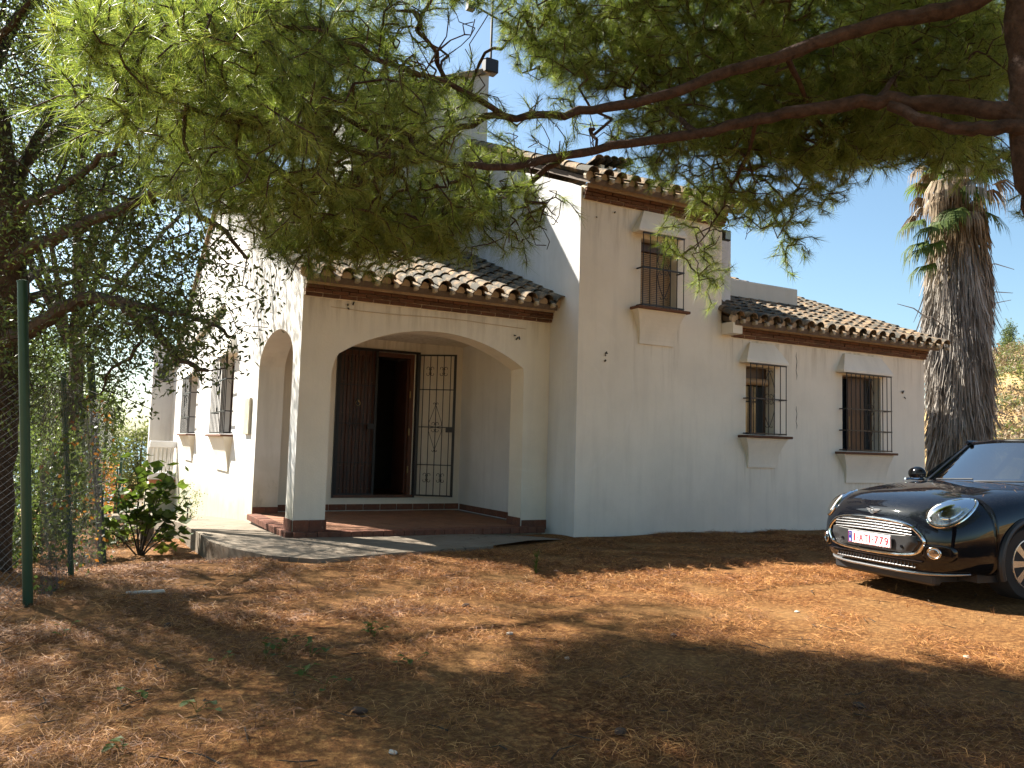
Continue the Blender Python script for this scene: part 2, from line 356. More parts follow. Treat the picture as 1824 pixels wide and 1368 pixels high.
M['palm_bark'] = bark('palm_bark', (0.06, 0.03, 0.018), (0.16, 0.08, 0.045))
M['green_metal'] = simple('green_painted_metal', (0.010, 0.055, 0.032), 0.4, 0.2)
M['dark_post'] = simple('dark_weathered_post', (0.014, 0.045, 0.030), 0.7)
M['wire'] = simple('galvanised_wire', (0.12, 0.125, 0.125), 0.35, 0.8)
M['white_paint'] = simple('white_paint', (0.80, 0.79, 0.77), 0.6, var=0.05)
def sea_mat():
    m_, t, b = new_mat('sea_water'); setp(b, col=(0.03, 0.10, 0.16), rough=0.25, spec=0.5)
    bump(t, b, noise(t, 0.05, 5), 0.3, 1.0); return m_
M['sea'] = sea_mat()

# ------------------------------------------------------------------ terrain
S = 0.8065          # house units to metres
def sst(a, b, x):
    t = np.clip((x-a)/(b-a), 0, 1); return t*t*(3-2*t)
def path_z(y):
    y = np.asarray(y, float)
    return np.where(y < 9.7, 0, np.where(y < 13.9, -0.027*(y-9.7), -0.113-0.072*(y-13.9)))
def gz(x, y):
    x = np.asarray(x, float); y = np.asarray(y, float)
    r = np.hypot(x, y); az = np.degrees(np.arctan2(x, y))
    z = -0.012+0.018*np.sin(1.3*x+0.7*y)*np.sin(0.9*y-0.5*x)+0.012*np.sin(3.1*x+1)*np.sin(2.7*y)
    lft = sst(2.2, 1.35, x)
    z = z+lft*sst(8.2, 10.6, y)*(path_z(np.minimum(y, 34))-0.24)
    z = z+(1-lft)*sst(9.9, 13, y)*(-0.25+path_z(np.minimum(y, 34)))*sst(15.5, 13, x)
    z = z+0.07*np.exp(-((x-0.25)**2+(y-6.6)**2)/0.35)
    z = z-0.17*np.maximum(y-34, 0)*sst(14, 6, x)*sst(400, 200, r)
    z = z-60*sst(120, 700, r)*sst(40, 20, az)
    z = z-0.35*np.maximum(-x-2.2, 0)*sst(120, 20, r)
    hill = sst(36, 150, r)*sst(50, 61, az)*sst(175, 140, az)
    z = z+hill*(19+2.5*np.sin(x*0.07)*np.cos(y*0.06)+0.9*np.sin(x*0.31+y*0.2))
    return z
def axis_pts(lo, hi, fine_lo, fine_hi, step, ratio=1.13):
    a = list(np.arange(fine_lo, fine_hi+1e-6, step)); s = step
    while a[-1] < hi: s *= ratio; a.append(a[-1]+s)
    s = step; b = [fine_lo]
    while b[-1] > lo: s *= ratio; b.append(b[-1]-s)
    return np.array(b[1:][::-1]+a)
gx = axis_pts(-2500, 2500, -4, 12, 0.16); gy = axis_pts(-400, 4000, 1, 14, 0.16)
X, Y = np.meshgrid(gx, gy); Z = gz(X, Y); nx = len(gx); ny = len(gy)
I = np.arange((nx)*(ny)).reshape(ny, nx)
Fq = np.stack([I[:-1, :-1], I[:-1, 1:], I[1:, 1:], I[1:, :-1]], -1).reshape(-1, 4)
mesh_np('ground', np.stack([X, Y, Z], -1).reshape(-1, 3), Fq, M['ground'], smooth=True, kind='structure', label='ground of orange pine needle litter and dry soil')
MB().add([(-40000, 100, -52), (40000, 100, -52), (40000, 50000, -52), (-40000, 50000, -52)], [(0, 1, 2, 3)]).build('sea', M['sea'], kind='structure', label='pale blue sea on the horizon', fix=False)

# path: raised concrete strip round the house
def build_path():
    inner = [(3.09+.02, 40), (3.11, 30), (3.11, 24), (3.11, 20), (3.11, 17), (3.11, 15), (3.11, 13.2), (3.6, 13.0), (4.6, 12.9), (6, 12.8), (7.8, 12.6), (8.3, 12.3)]
    outer = [(1.5, 40), (1.6, 30), (1.72, 24), (1.78, 20), (1.84, 17), (1.86, 14.5), (1.82, 12.9), (1.95, 11.9), (2.25, 10.9), (2.8, 10.45), (4.2, 10.75), (5.7, 11.15), (7.6, 11.7)]
    K = 6; vs = []; 
    P = [];
    for a, b in zip(inner, outer):
        for j in range(K+1):
            t = j/K; x = (a[0]*(1-t)+b[0]*t)*S; y = (a[1]*(1-t)+b[1]*t)*S
            if j == K: x += random.uniform(-.02, .02); y += random.uniform(-.02, .02)
            z = float(path_z(y))+0.03+0.006*sin(x*3)*sin(y*2)-.06*max(0, min(1, (x-5.4)/.9))
            P.append((x, y, z))
    n = len(inner); W_ = K+1; b0 = len(P)
    for i in range(n): x, y, z = P[i*W_+K]; P.append((x, y, z-0.5))
    fs = [(i*W_+j, i*W_+j+1, (i+1)*W_+j+1, (i+1)*W_+j) for i in range(n-1) for j in range(K)]
    fs += [(i*W_+K, b0+i, b0+i+1, (i+1)*W_+K) for i in range(n-1)]
    o = mesh('path', P, fs, M['concrete'], kind='structure', label='cracked concrete path round the house')
    bm = bmesh.new(); bm.from_mesh(o.data); bmesh.ops.recalc_face_normals(bm, faces=bm.faces); bm.to_mesh(o.data); bm.free()
build_path()
# ------------------------------------------------------------------ house (built in units of S metres)
house = empty('house', (0, 0, 0), label='white plastered country house with clay tile roofs, arched porch and barred windows', cat='house')
def hb(*a, **k): return MB().box(*a, **k)
def arch_pts(x0, x1, zs, za, n=22, kind='seg'):
    c = (x0+x1)/2; hw = (x1-x0)/2; rise = za-zs; out = []
    if kind == 'seg':
        R = (hw*hw+rise*rise)/(2*rise); zc = za-R
        a0 = math.asin(hw/R)
        for i in range(n+1):
            a = -a0+2*a0*i/n; out.append((c+R*sin(a), zc+R*cos(a)))
    else:
        for i in range(n+1):
            a = pi-pi*i/n; out.append((c+hw*cos(a), zs+rise*sin(a)))
    return out
YF, YP, YD, XB, XBR, XL, XR = 12.126, 13.106, 17.1, 7.82, 11.235, 3.09, 17.62
PF = 0.09                                   # porch floor level
# porch front wall with the wide arch
arc = [(3.61, 2.70), (3.66, 2.92)]+[p for p in arch_pts(3.72, 7.25, 3.03, 3.56)]+[(7.26, 2.9)]
fillet_wall([(XL, -0.10), (3.61, -0.10)]+arc+[(7.28, -0.10), (XB-0.004, -0.10), (XB-0.004, 4.22), (XL, 4.22)], [], YP, YP+0.5, 'y', M['wall'], 'porch_wall', house, S)
# left wall with side arch and two windows, gable top
sa = arch_pts(13.63, 16.55, 2.95, 3.59, kind='ell')
fillet_wall([(YP+0.004, -0.3), (13.63, -0.3)]+sa+[(16.55, -0.3), (34.0, -1.6), (34.0, 4.25), (23.5, 8.45), (YP+0.004, 4.30)],
            [[(19.55, 1.68), (21.45, 1.68), (21.45, 3.48), (19.55, 3.48)], [(26.35, 1.70), (28.4, 1.70), (28.4, 3.45), (26.35, 3.45)]],
            XL-0.003, XL+0.5, 'x', M['wall_white'], 'left_wall', house, S)
# porch back wall with door opening, ceiling
fillet_wall([(XL+0.5, -0.1), (XB, -0.1), (XB, 4.3), (XL+0.5, 4.3)], [[(4.85, 0.36), (6.66, 0.36), (6.66, 3.60), (4.85, 3.60)]], YD, YD+0.35, 'y', M['wall'], 'porch_back_wall', house, S)
hb((XL+0.5, YP+0.5, 3.86), (XB, YD, 4.0)).build('porch_ceiling', M['wall'], house, scale=S)
# tall block: front, left gable side, right side, back
fillet_wall([(XB, -0.15), (XBR, -0.15), (XBR, 6.36), (XB, 6.36)], [[(9.20, 4.27), (10.08, 4.27), (10.08, 5.60), (9.20, 5.60)]], YF, YF+0.35, 'y', M['wall'], 'block_front_wall', house, S)
fillet_wall([(YF+0.35, -0.3), (21.5, -0.3), (21.5, 6.6), (17.2, 8.45), (YF+0.35, 6.52)], [], XB-0.001, XB+0.3, 'x', M['wall_side'], 'block_side_wall', house, S)
fillet_wall([(YF, -0.15), (YF+0.347, -0.15), (YF+0.347, 6.52), (YF, 6.36)], [], XB-0.002, XB+0.0, 'x', M['wall_side'], 'block_corner', house, S)
fillet_wall([(YF+0.35, 3.5), (21.5, 3.5), (21.5, 6.6), (17.2, 8.45), (YF+0.35, 6.52)], [], XBR-0.3, XBR-0.001, 'x', M['wall_side'], 'block_right_wall', house, S)
# rear volume just right of the tall block
hb((XBR, 13.0, 4.3), (12.3, 17.2, 6.35)).build('rear_volume', M['wall_side'], house, scale=S)
# right wing front wall with two windows, right end wall
fillet_wall([(XBR, -0.15), (XR, -0.15), (XR, 4.15), (XBR, 4.15)],
            [[(11.91, 1.95), (12.71, 1.95), (12.71, 3.35), (11.91, 3.35)], [(14.78, 1.68), (16.06, 1.68), (16.06, 3.36), (14.78, 3.36)]],
            YF+0.002, YF+0.35, 'y', M['wall'], 'wing_front_wall', house, S)
fillet_wall([(YF+0.352, -0.15), (24, -0.15), (24, 4.3), (18.2, 6.62), (YF+0.352, 4.28)], [], XR-0.35, XR-0.001, 'x', M['wall_side'], 'wing_end_wall', house, S)
hb((XL+0.5, 23.6, -1.5), (XR-0.35, 24, 5.0)).build('rear_wall', M['wall_side'], house, scale=S)
hb((XL+0.5, 33.6, -1.5), (12, 34, 4.2)).build('rear_wall', M['wall_side'], house, scale=S)
# dark interiors
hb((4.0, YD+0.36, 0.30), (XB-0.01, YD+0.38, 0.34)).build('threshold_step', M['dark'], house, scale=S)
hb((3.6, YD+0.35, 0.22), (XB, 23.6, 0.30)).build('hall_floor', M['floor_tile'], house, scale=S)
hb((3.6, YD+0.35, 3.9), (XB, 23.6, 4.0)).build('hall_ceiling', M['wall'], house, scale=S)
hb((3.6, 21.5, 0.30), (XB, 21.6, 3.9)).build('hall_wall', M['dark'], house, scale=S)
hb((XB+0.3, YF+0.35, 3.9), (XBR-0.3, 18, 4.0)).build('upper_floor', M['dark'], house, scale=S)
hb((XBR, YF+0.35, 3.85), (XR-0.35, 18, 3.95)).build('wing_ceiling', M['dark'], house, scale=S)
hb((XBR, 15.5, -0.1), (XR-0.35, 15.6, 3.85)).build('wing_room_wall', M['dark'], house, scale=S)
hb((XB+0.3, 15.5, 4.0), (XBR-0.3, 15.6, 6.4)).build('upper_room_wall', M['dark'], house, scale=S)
# tower rising behind the ridge: monopitch top climbing to the right
tw = empty('tower', parent=house)
fillet_wall([(4.9, 5.0), (8.22, 5.0), (8.22, 10.62), (4.9, 9.25)], [], 17.0, 19.6, 'y', M['tower_wall'], 'tower_wall', tw, S)
# window parts
def window_set(x0, x1, z0, z1, hx0, hx1, hz0, hz1, ht0, ht1, bars, mids, bz, bb, yw=YF, ax='y', flip=1, shutter=None, lay='open'):
    """hood, sill, bracket, grille, frame; x0..x1,z0..z1 hole; (h*) hood bottom ends, ht* hood top ends"""
    def tr(mb):
        if ax == 'x': mb.v = [Vector((XL-(YF-v.y) if True else 0, v.x, v.z)) for v in mb.v]
        return mb
    D = 0.22
    h = MB()
    t_ = [(hx0, yw+.01, hz0), (hx1, yw+.01, hz0), (hx1, yw-D, hz0), (hx0, yw-D, hz0),
          (hx0, yw+.01, hz0+.05), (hx1, yw+.01, hz0+.05), (hx1, yw-D, hz0+.05), (hx0, yw-D, hz0+.05),
          (ht0, yw+.01, hz1), (ht1, yw+.01, hz1), (ht1, yw-0.05, hz1), (ht0, yw-0.05, hz1)]
    h.add(t_, [(0,3,2,1),(0,4,7,3),(3,7,6,2),(2,6,5,1),(0,1,5,4),(4,8,11,7),(7,11,10,6),(6,10,9,5),(8,9,10,11),(4,5,9,8)])
    tr(h).build('window_hood', M['trim'], house, scale=S)
    s_ = MB().box((hx0-.03, yw-D-.06, z0-.07), (hx1+.06, yw+.30, z0-.02), .008)
    tr(s_).build('window_sill', M['brick'], house, scale=S)
    # bracket with concave sides
    b = MB(); n = 9; rows = []
    for i in range(n+1):
        t = i/n; zz = (z0-.07)*(1-t)+bz*t; k_ = (1-t)**2.2
        xa = bb[0]-(bb[0]-hx0)*k_; xb = bb[1]+(hx1-bb[1])*k_; d = 0.035+(D-.04)*((1-t)**1.6)
        rows.append([(xa, yw+.01, zz), (xa, yw-d, zz), (xb, yw-d, zz), (xb, yw+.01, zz)])
    vs = [p for r in rows for p in r]
    fs = [(i*4+j, i*4+j+1, i*4+4+j+1, i*4+4+j) for i in range(n) for j in range(3)]+[(0,1,2,3), (n*4+3, n*4+2, n*4+1, n*4)]
    fs += [(i*4+3, i*4, i*4+4, i*4+7) for i in range(n)]
    tr(b.add(vs, fs)).build('window_bracket', M['trim'], house, scale=S)
    # grille
    gx0, gx1, gy = hx0+.12, hx1-.05, yw-D+.03
    g = MB()
    for mz in [z0+.02]+list(mids)+[hz0-.02]:
        g.box((gx0-.01, gy-.012, mz-.013), (gx1+.01, gy+.012, mz+.013))
        if mz < hz0-.1:
            for e in (gx0, gx1): g.box((e-.012, gy+.012, mz-.013), (e+.012, yw+.02, mz+.013))
    go = tr(g).build('window_grille', M['iron'], house, scale=S)
    for i in range(bars):
        bx = gx0+(gx1-gx0)*i/(bars-1)
        tr(MB().tube([(bx, gy, z0), (bx, gy, hz0-.01)], .0105, 6)).build('bar', M['iron'], go, scale=S)
    # diamond of bent flat iron and scrolls
    cx = gx0+(gx1-gx0)*(3 if bars == 7 else 5)/(bars-1); cz = mids[0]; wd = (gx1-gx0)/(bars-1); hh = (hz0-z0)*.40
    sc = MB()
    for sx in (-1, 1):
        for sz in (-1, 1):
            pts = [(cx+sx*wd*.95*math.sin(min(1, t*1.25)*pi/2)*(1 if t < .8 else 1-(t-.8)*2.5), gy-.014, cz+sz*hh*(1-t)) for t in np.linspace(0, 1, 9)]
            sc.tube(pts, .007, 4)
            for q in (.12, .95):
                c = Vector((cx+sx*.055, gy-.014, cz+sz*hh*q)); 
                sc.tube([c+Vector((cos(a)*.035*sx, 0, sin(a)*.035*sz)) for a in np.linspace(0, 4.6, 9)], .006, 4)
    tr(sc).build('scroll', M['iron'], go, scale=S, kind='stuff')
    # wooden frame, casement, pane
    fy = yw+.24; f = MB(); tk = .05
    f.box((x0, fy, z0), (x0+tk, fy+.06, z1)); f.box((x1-tk, fy, z0), (x1, fy+.06, z1)); f.box((x0+tk, fy, z0), (x1-tk, fy+.06, z0+tk)); f.box((x0+tk, fy, z1-tk), (x1-tk, fy+.06, z1))
    mx = (x0+x1)/2; f.box((mx-.03, fy+.002, z0+tk), (mx+.03, fy+.058, z1-tk))
    wo = tr(f).build('window', M['win_wood'], house, scale=S)
    for a, b_ in ((x0+tk, mx-.03), (mx+.03, x1-tk)):
        tr(MB().box((a, fy+.025, z0+tk), (b_, fy+.035, z1-tk))).build('pane', M['pane'], wo, scale=S)
    if shutter == 'blind':
        n = 30
        for i in range(n):
            zz = z0+.03+(z1-z0-.24)*i/n
            tr(MB().box((x0+.03, fy-.06, zz), (x1-.03, fy-.045, zz+(z1-z0-.24)/n*.72))).build('shutter_slat', M['slat'], wo, scale=S)
        tr(MB().box((x0+.02, fy-.10, z1-.21), (x1-.02, fy-.01, z1-.06), .01)).build('shutter_box', M['win_wood'], wo, scale=S)
    if shutter == 'roll':
        tr(MB().tube([(x0+.04, fy-.08, z1-.30), (x1+.02-.06, fy-.08, z1-.30)], .075, 14)).build('shutter_roll', M['slat'], wo, smooth=True, scale=S)
        tr(MB().box((x0+.01, fy-.02, z1-.30), (x1-.01, fy+.0, z1-.01))).build('lintel_board', M['win_wood'], wo, scale=S)
    if shutter == 'leaf':
        xa = x0+(x1-x0)*.30; xb = x0+(x1-x0)*.72
        for i in range(4):
            tr(MB().box((xa+(xb-xa)*i/4+.003, fy-.07, z0+.03), (xa+(xb-xa)*(i+1)/4-.003, fy-.04, z1-.03), .004)).build('plank', M['wood'], wo, scale=S)
        tr(MB().tube([(xa+.02, fy-.095, z0+.1), (xa+.02, fy-.095, z1-.9)], .006, 5)).build('curtain_cord', M['brass'], wo, scale=S)
window_set(9.20, 10.08, 4.27, 5.60, 8.99, 10.14, 5.68, 6.13, 9.22, 9.97, 7, [5.0], 3.57, (9.17, 10.0), shutter='blind')
window_set(11.91, 12.71, 1.95, 3.35, 11.73, 12.90, 3.40, 3.83, 11.97, 12.66, 7, [2.68], 1.28, (11.95, 12.73), shutter='roll')
window_set(14.78, 16.06, 1.68, 3.36, 14.57, 16.22, 3.40, 3.83, 14.81, 16.0, 11, [2.60, 2.13], .98, (14.85, 16.16), shutter='leaf')
window_set(19.55, 21.45, 1.68, 3.48, 19.28, 21.75, 3.54, 4.02, 19.6, 21.35, 11, [2.95, 2.2], .80, (19.6, 21.4), ax='x')
window_set(26.35, 28.4, 1.70, 3.45, 26.12, 28.65, 3.50, 3.98, 26.45, 28.3, 11, [2.95, 2.2], .85, (26.45, 28.3), ax='x')

# roof tiles -------------------------------------------------------------------
def tile_mesh(name, r0, r1, L, up=True, n=7):
    v = []; th = .012; f = []
    for j, (yy, r) in enumerate(((0, r0), (L, r1))):
        for k_, rr in enumerate((r, r-th)):
            for i in range(n+1):
                a = pi*i/n; v.append((cos(a)*rr, yy, (sin(a)*rr*.92)*(1 if up else -1)+(0 if up else r)))
    def ix(j, k_, i): return (j*2+k_)*(n+1)+i
    for i in range(n):
        f += [(ix(0,0,i), ix(0,0,i+1), ix(1,0,i+1), ix(1,0,i)), (ix(0,1,i+1), ix(0,1,i), ix(1,1,i), ix(1,1,i+1)),
              (ix(0,0,i+1), ix(0,0,i), ix(0,1,i), ix(0,1,i+1)), (ix(1,0,i), ix(1,0,i+1), ix(1,1,i+1), ix(1,1,i))]
    for i in (0, n): f.append((ix(0,0,i), ix(1,0,i), ix(1,1,i), ix(0,1,i)))
    me = bpy.data.meshes.new(name); me.from_pydata(v, [], f); me.materials.append(M['tile'])
    bm = bmesh.new(); bm.from_mesh(me); bmesh.ops.recalc_face_normals(bm, faces=bm.faces); bm.to_mesh(me); bm.free()
    me.polygons.foreach_set('use_smooth', [True]*len(me.polygons))
    try: me.set_sharp_from_angle(angle=radians(45))
    except Exception: pass
    return me
CAP = tile_mesh('cap_tile', .098, .078, .47); PAN = tile_mesh('pan_tile', .078, .095, .47, up=False)
def roof(name, x0, x1, y0, z0, slope, rows, pitch, keep, ver=0):
    """x0,x1,y0,z0 in house units; tiles in metres. rows laid upslope; keep(r,c,cap)->individual"""
    X0, X1, Y0, Z0 = x0*S, x1*S, y0*S, z0*S
    ang = atan(slope); L = rows*.37; dy, dz = cos(ang), sin(ang)
    dk = MB(); a = [(X0+.03, Y0+.05), (X1-.03, Y0+.05)]
    up0, up1 = .02, L
    P = lambda x, l, o: (x, Y0+.10+l*dy-o*dz, Z0+.04+l*dz+o*dy-.10)
    dk.add([P(X0+.03, 0, -.02), P(X1-.03, 0, -.02), P(X1-.03, L, -.02), P(X0+.03, L, -.02), P(X0+.03, 0, .06), P(X1-.03, 0, .06), P(X1-.03, L, .06), P(X0+.03, L, .06)],
           [(0,3,2,1),(4,5,6,7),(0,1,5,4),(1,2,6,5),(2,3,7,6),(3,0,4,7)])
    ro = dk.build(name, M['mortar_dark'], house)
    nc = int(round((X1-X0)/pitch)); pitch = (X1-X0)/nc
    jv = []; jf = []; base = 0
    cv = np.array([v.co for v in CAP.vertices]); cf = [tuple(p.vertices) for p in CAP.polygons]
    pv = np.array([v.co for v in PAN.vertices]); pf = [tuple(p.vertices) for p in PAN.polygons]
    for r in range(rows):
        for c in range(nc*2+1):
            cap = c % 2 == 0
            x = X0+pitch*c/2+random.uniform(-.006, .006)
            l = r*.37+random.uniform(-.018, .018)+(0 if cap else .05); o = (.075 if cap else .0)
            p = Vector((x, Y0+l*dy-o*dz, Z0+l*dz+o*dy-.03))
            mt = Matrix.Translation(p) @ Matrix.Rotation(ang-.03+random.uniform(-.012, .012), 4, 'X') @ Matrix.Rotation(random.uniform(-.035, .035), 4, 'Z') @ Matrix.Rotation(random.uniform(-.04, .04), 4, 'Y')
            if keep(r, c, cap, nc):
                o_ = obj('roof_tile', CAP if cap else PAN, ro); o_.matrix_world = mt; o_.matrix_local = mt
            else:
                A = np.array(mt); q = (cv if cap else pv) @ A[:3, :3].T+A[:3, 3]
                jv.append(q); jf += [tuple(i+base for i in f) for f in (cf if cap else pf)]; base += len(q)
    if jv:
        o = mesh_np('roof_tiles', np.concatenate(jv), np.array(jf), M['tile'], ro, smooth=True, kind='stuff')
        try: o.data.set_sharp_from_angle(angle=radians(45))
        except Exception: pass
    # white mortar plugs under the eave caps
    mp = MB().tube([(0, .085, .005), (0, .15, .03)], .068, 8); mw = MB().box((-.03, .01, -.085), (.03, .10, -.02), .012); pm = None
    for c in range(nc+1):
        x = X0+pitch*c
        if pm is None: pm = mp.build('eave_mortar', M['mortar'], ro); wm = mw.build('eave_mortar', M['pale_mortar'], ro)
        else: pm = obj('eave_mortar', pm.data, ro); wm = obj('eave_mortar', wm.data, ro)
        pm.location = (x, Y0, Z0+.02); wm.location = (x+pitch*.5+random.uniform(-.01, .01), Y0, Z0+.035)
    return ro
def fascia(x0, x1, y, z0, z1, courses=3, blen=.235, left_end=True):
    """mortar strip and brick courses under an eave"""
    X0, X1, Y, Z0, Z1 = x0*S, x1*S, y*S, z0*S, z1*S
    co = MB().box((X0, Y-.045, Z0+.005), (X1, Y+.16, Z1-.004)).box((X0, Y-.12, Z1), (X1, Y+.16, Z1+.055)).build('eave_cornice', M['mortar'], house)
    h = (Z1-Z0)/courses
    base = {}
    for k_ in range(courses):
        x = X0+(0 if k_ % 2 == 0 else -.5*blen); out = .055+.018*k_
        while x < X1-.02:
            xa = max(X0-.004, x+.004); xb = min(X1+.004, x+blen-.004)
            if xb-xa > .03:
                j = random.uniform(-.006, .006)
                key = round(xb-xa, 3)
                if (key, k_) not in base:
                    mb = MB().box((-(xb-xa)/2, -.1, -(h-.006)/2), ((xb-xa)/2, .1, (h-.006)/2), .005)
                    o = mb.build('brick', M['brick'], co); base[key, k_] = o.data
                else: o = obj('brick', base[key, k_], co)
                o.location = ((xa+xb)/2, Y-out+.1-.0+j, Z0+h*(k_+.5)+random.uniform(-.002, .002)); o.rotation_euler = (0, 0, random.uniform(-.02, .02))
            x += blen
# porch roof
roof('roof', 3.02, 7.80, 12.66, 4.235, .40, 24, .268, lambda r, c, cap, nc: (r < 4 and cap) or (r < 2))
fascia(3.10, 7.81, YP, 3.945, 4.13)
# tall block roof
roof('roof', 7.76, 11.42, 11.66, 6.42, .43, 15, .245, lambda r, c, cap, nc: r < 1 or (c == 0 and r < 10))
fascia(7.86, 11.26, YF, 6.135, 6.33)
# right wing roof
roof('roof', 11.26, 17.74, 11.66, 4.19, .39, 19, .264, lambda r, c, cap, nc: (cap and r < 3) or r < 1 or (c >= nc*2 and r < 14))
fascia(11.50, 17.64, YF, 3.905, 4.10, blen=.25)
# small white wedge closing the left end of the right eave
MB().box((11.24*S, 11.80*S, 3.93*S), (11.49*S, YF*S, 4.16*S)).build('eave_end_block', M['trim'], house)
# rear slopes (seen only from above or aside)
for (xa, xb, ya, za, yb, zb) in ((2.98, XB, 23.5, 8.50, 34.2, 4.3), (7.8, 11.4, 17.25, 8.80, 21.8, 6.9), (XBR, 17.8, 18.55, 6.95, 24.2, 4.7), (3.0, 17.6, 21.5, 5.0, 34.2, 4.3)):
    MB().add([(xa, ya, za), (xb, ya, za), (xb, yb, zb), (xa, yb, zb), (xa, ya, za-.12), (xb, ya, za-.12), (xb, yb, zb-.12), (xa, yb, zb-.12)],
             [(0,1,2,3),(7,6,5,4),(0,4,5,1),(1,5,6,2),(2,6,7,3),(3,7,4,0)]).build('rear_roof_slope', M['tile'], house, scale=S)
# tiles bedded along the tower's sloping top
for i in range(9):
    t = i/8; x = 4.95+3.25*t; z = 9.33+1.36*t
    o = obj('cap_tile', CAP, tw); mt = Matrix.Translation(Vector((x*S, 17.15*S, z*S))) @ Matrix.Rotation(-radians(22), 4, 'Y') @ Matrix.Rotation(pi/2, 4, 'Z'); o.matrix_world = mt
MB().add([(4.85, 16.93, 9.30), (8.28, 16.93, 10.70), (8.28, 19.7, 10.70), (4.85, 19.7, 9.30), (4.85, 16.93, 9.21), (8.28, 16.93, 10.61), (8.28, 19.7, 10.61), (4.85, 19.7, 9.21)],
         [(0,1,2,3),(7,6,5,4),(0,4,5,1),(1,5,6,2),(2,6,7,3),(3,7,4,0)]).build('tower_coping', M['tile'], tw, scale=S)
# low square chimney wall on the right wing roof
pc = MB().box((12.3, 14.0, 4.8), (15.47, 15.1, 5.66), .02).build('parapet', M['tower_wall'], house, scale=S)
# small tiled chimney cap on the tall block
ch = MB().box((9.45, 13.9, 7.1), (9.98, 14.3, 7.50)).build('chimney', M['trim'], house, scale=S)
for xx in (9.50, 9.72, 9.94): MB().box((xx-.05, 13.92, 7.50), (xx+.05, 14.28, 7.64)).build('chimney_post', M['trim'], ch, scale=S)
for k_ in range(5):
    o = obj('chimney_tile', CAP, ch); o.matrix_world = Matrix.Translation(Vector(((9.30+.19*k_)*S, 13.72*S, (7.66+.02*k_)*S))) @ Matrix.Rotation(.1*random.uniform(-1, 1), 4, 'Z')

# porch floor ----------------------------------------------------------------
MB().box((3.05, YP-.06, -.3), (7.70, YD, PF-.05)).build('porch_plinth', M['mortar'], house, scale=S)
pfl = MB().box((3.10, YP-.02, PF-.05), (XB-.002, YD, PF-.022)).build('porch_floor', M['mortar_dark'], house, scale=S)
tw_ = .36; tm = MB().box((-tw_/2+.006, -tw_/2+.006, -.012), (tw_/2-.006, tw_/2-.006, .012), .003); tm.v = [v*S for v in tm.v]
first = None
for i in range(13):
    for j in range(10):
        x = 3.42+i*tw_; y = YP+.35+j*tw_
        if x+tw_/2 > 7.80+.1 or y+tw_/2 > YD+.1: continue
        if x < 3.7 and y < 13.6: continue
        if first is None: first = tm.build('floor_tile', M['floor_tile'], pfl); o = first
        else: o = obj('floor_tile', first.data, pfl)
        o.location = (x*S, y*S, (PF-.010)*S+random.uniform(-.0012, .0012)); o.rotation_euler = (random.uniform(-.004, .004), random.uniform(-.004, .004), 0)
# rowlock edge along the front and the left side
eb = None
def edge(x, y, w_, d_, rz=0):
    global eb
    mb = MB().box((-w_/2, -d_/2, -.055*S), (w_/2, d_/2, .055*S), .006)
    if eb is None: eb = {}
    k_ = (round(w_, 3), round(d_, 3))
    if k_ not in eb: o = mb.build('edge_brick', M['edge_brick'], pfl); eb[k_] = o.data
    else: o = obj('edge_brick', eb[k_], pfl)
    o.location = (x*S, y*S, (PF-.048)*S+random.uniform(-.003, .003)); o.rotation_euler = (random.uniform(-.01, .01), random.uniform(-.01, .01), rz+random.uniform(-.015, .015))
for i in range(25):
    x = 3.10+.155/2+i*.185
    if x < 7.62: edge(x, YP-.055, .145, .20)
for j in range(20):
    y = YP+.02+j*.17
    if y < 16.5: edge(3.10, y, .20, .130)
# skirting tiles
sk = None
def skirt(x, y, w_, rz, h=.13, z=None):
    mb = MB().box((-w_/2, -.009, 0), (w_/2, .009, h*S), .003); z = PF if z is None else z
    o = mb.build('skirting_tile', M['edge_brick'], pfl); o.location = (x*S, y*S, z*S); o.rotation_euler = (0, 0, rz)
for i in range(11): skirt(3.62+.19+i*.385, YD-.014, .30, 0)
for j in range(9): skirt(XB-.016, 13.7+j*.385, .30, pi/2)
for k_ in range(2):
    skirt(XL+.13+k_*.26, YP-.014, .205, 0, .19); skirt(7.28+.14+k_*.265, YP-.014, .21, 0, .16, .05); skirt(3.63, YP+.13+k_*.26, .205, pi/2, .19); skirt(7.262, YP+.13+k_*.26, .205, pi/2, .16)
    skirt(XL-.019, YP+.13+k_*.26, .205, pi/2, .19); skirt(XL+.13+k_*.25, 16.535, .2, 0, .13)

# door ------------------------------------------------------------------------
x0, x1, z0, z1 = 4.85, 6.66, .36, 3.60
fr = MB(); fy = YD+.10
fr.box((x0, fy, z0+.06), (x0+.09, fy+.12, z1)); fr.box((x1-.09, fy, z0+.06), (x1, fy+.12, z1)); fr.box((x0+.09, fy, z1-.10), (x1-.09, fy+.12, z1)); fr.box((x0-.01, YD-.04, z0-.0), (x1+.01, fy+.2, z0+.06))
fro = fr.build('door_frame', M['wood_frame'], house, scale=S)
for zz in (.9, 1.75, 2.6): MB().box((x1-.10, fy-.03, zz), (x1-.07, fy-.002, zz+.16), .004).build('hinge', M['brass'], fro, scale=S)
mx = x0+.09+.80
dl = MB().box((x0+.09, fy+.03, z0+.07), (mx, fy+.06, z1-.10)).build('door', M['wood_frame'], house, scale=S)
for i in range(5):
    a = x0+.09+.80*i/5
    MB().box((a+.004, fy+.005, z0+.08), (a+.156, fy+.03, z1-.11), .006).build('plank', M['wood'], dl, scale=S)
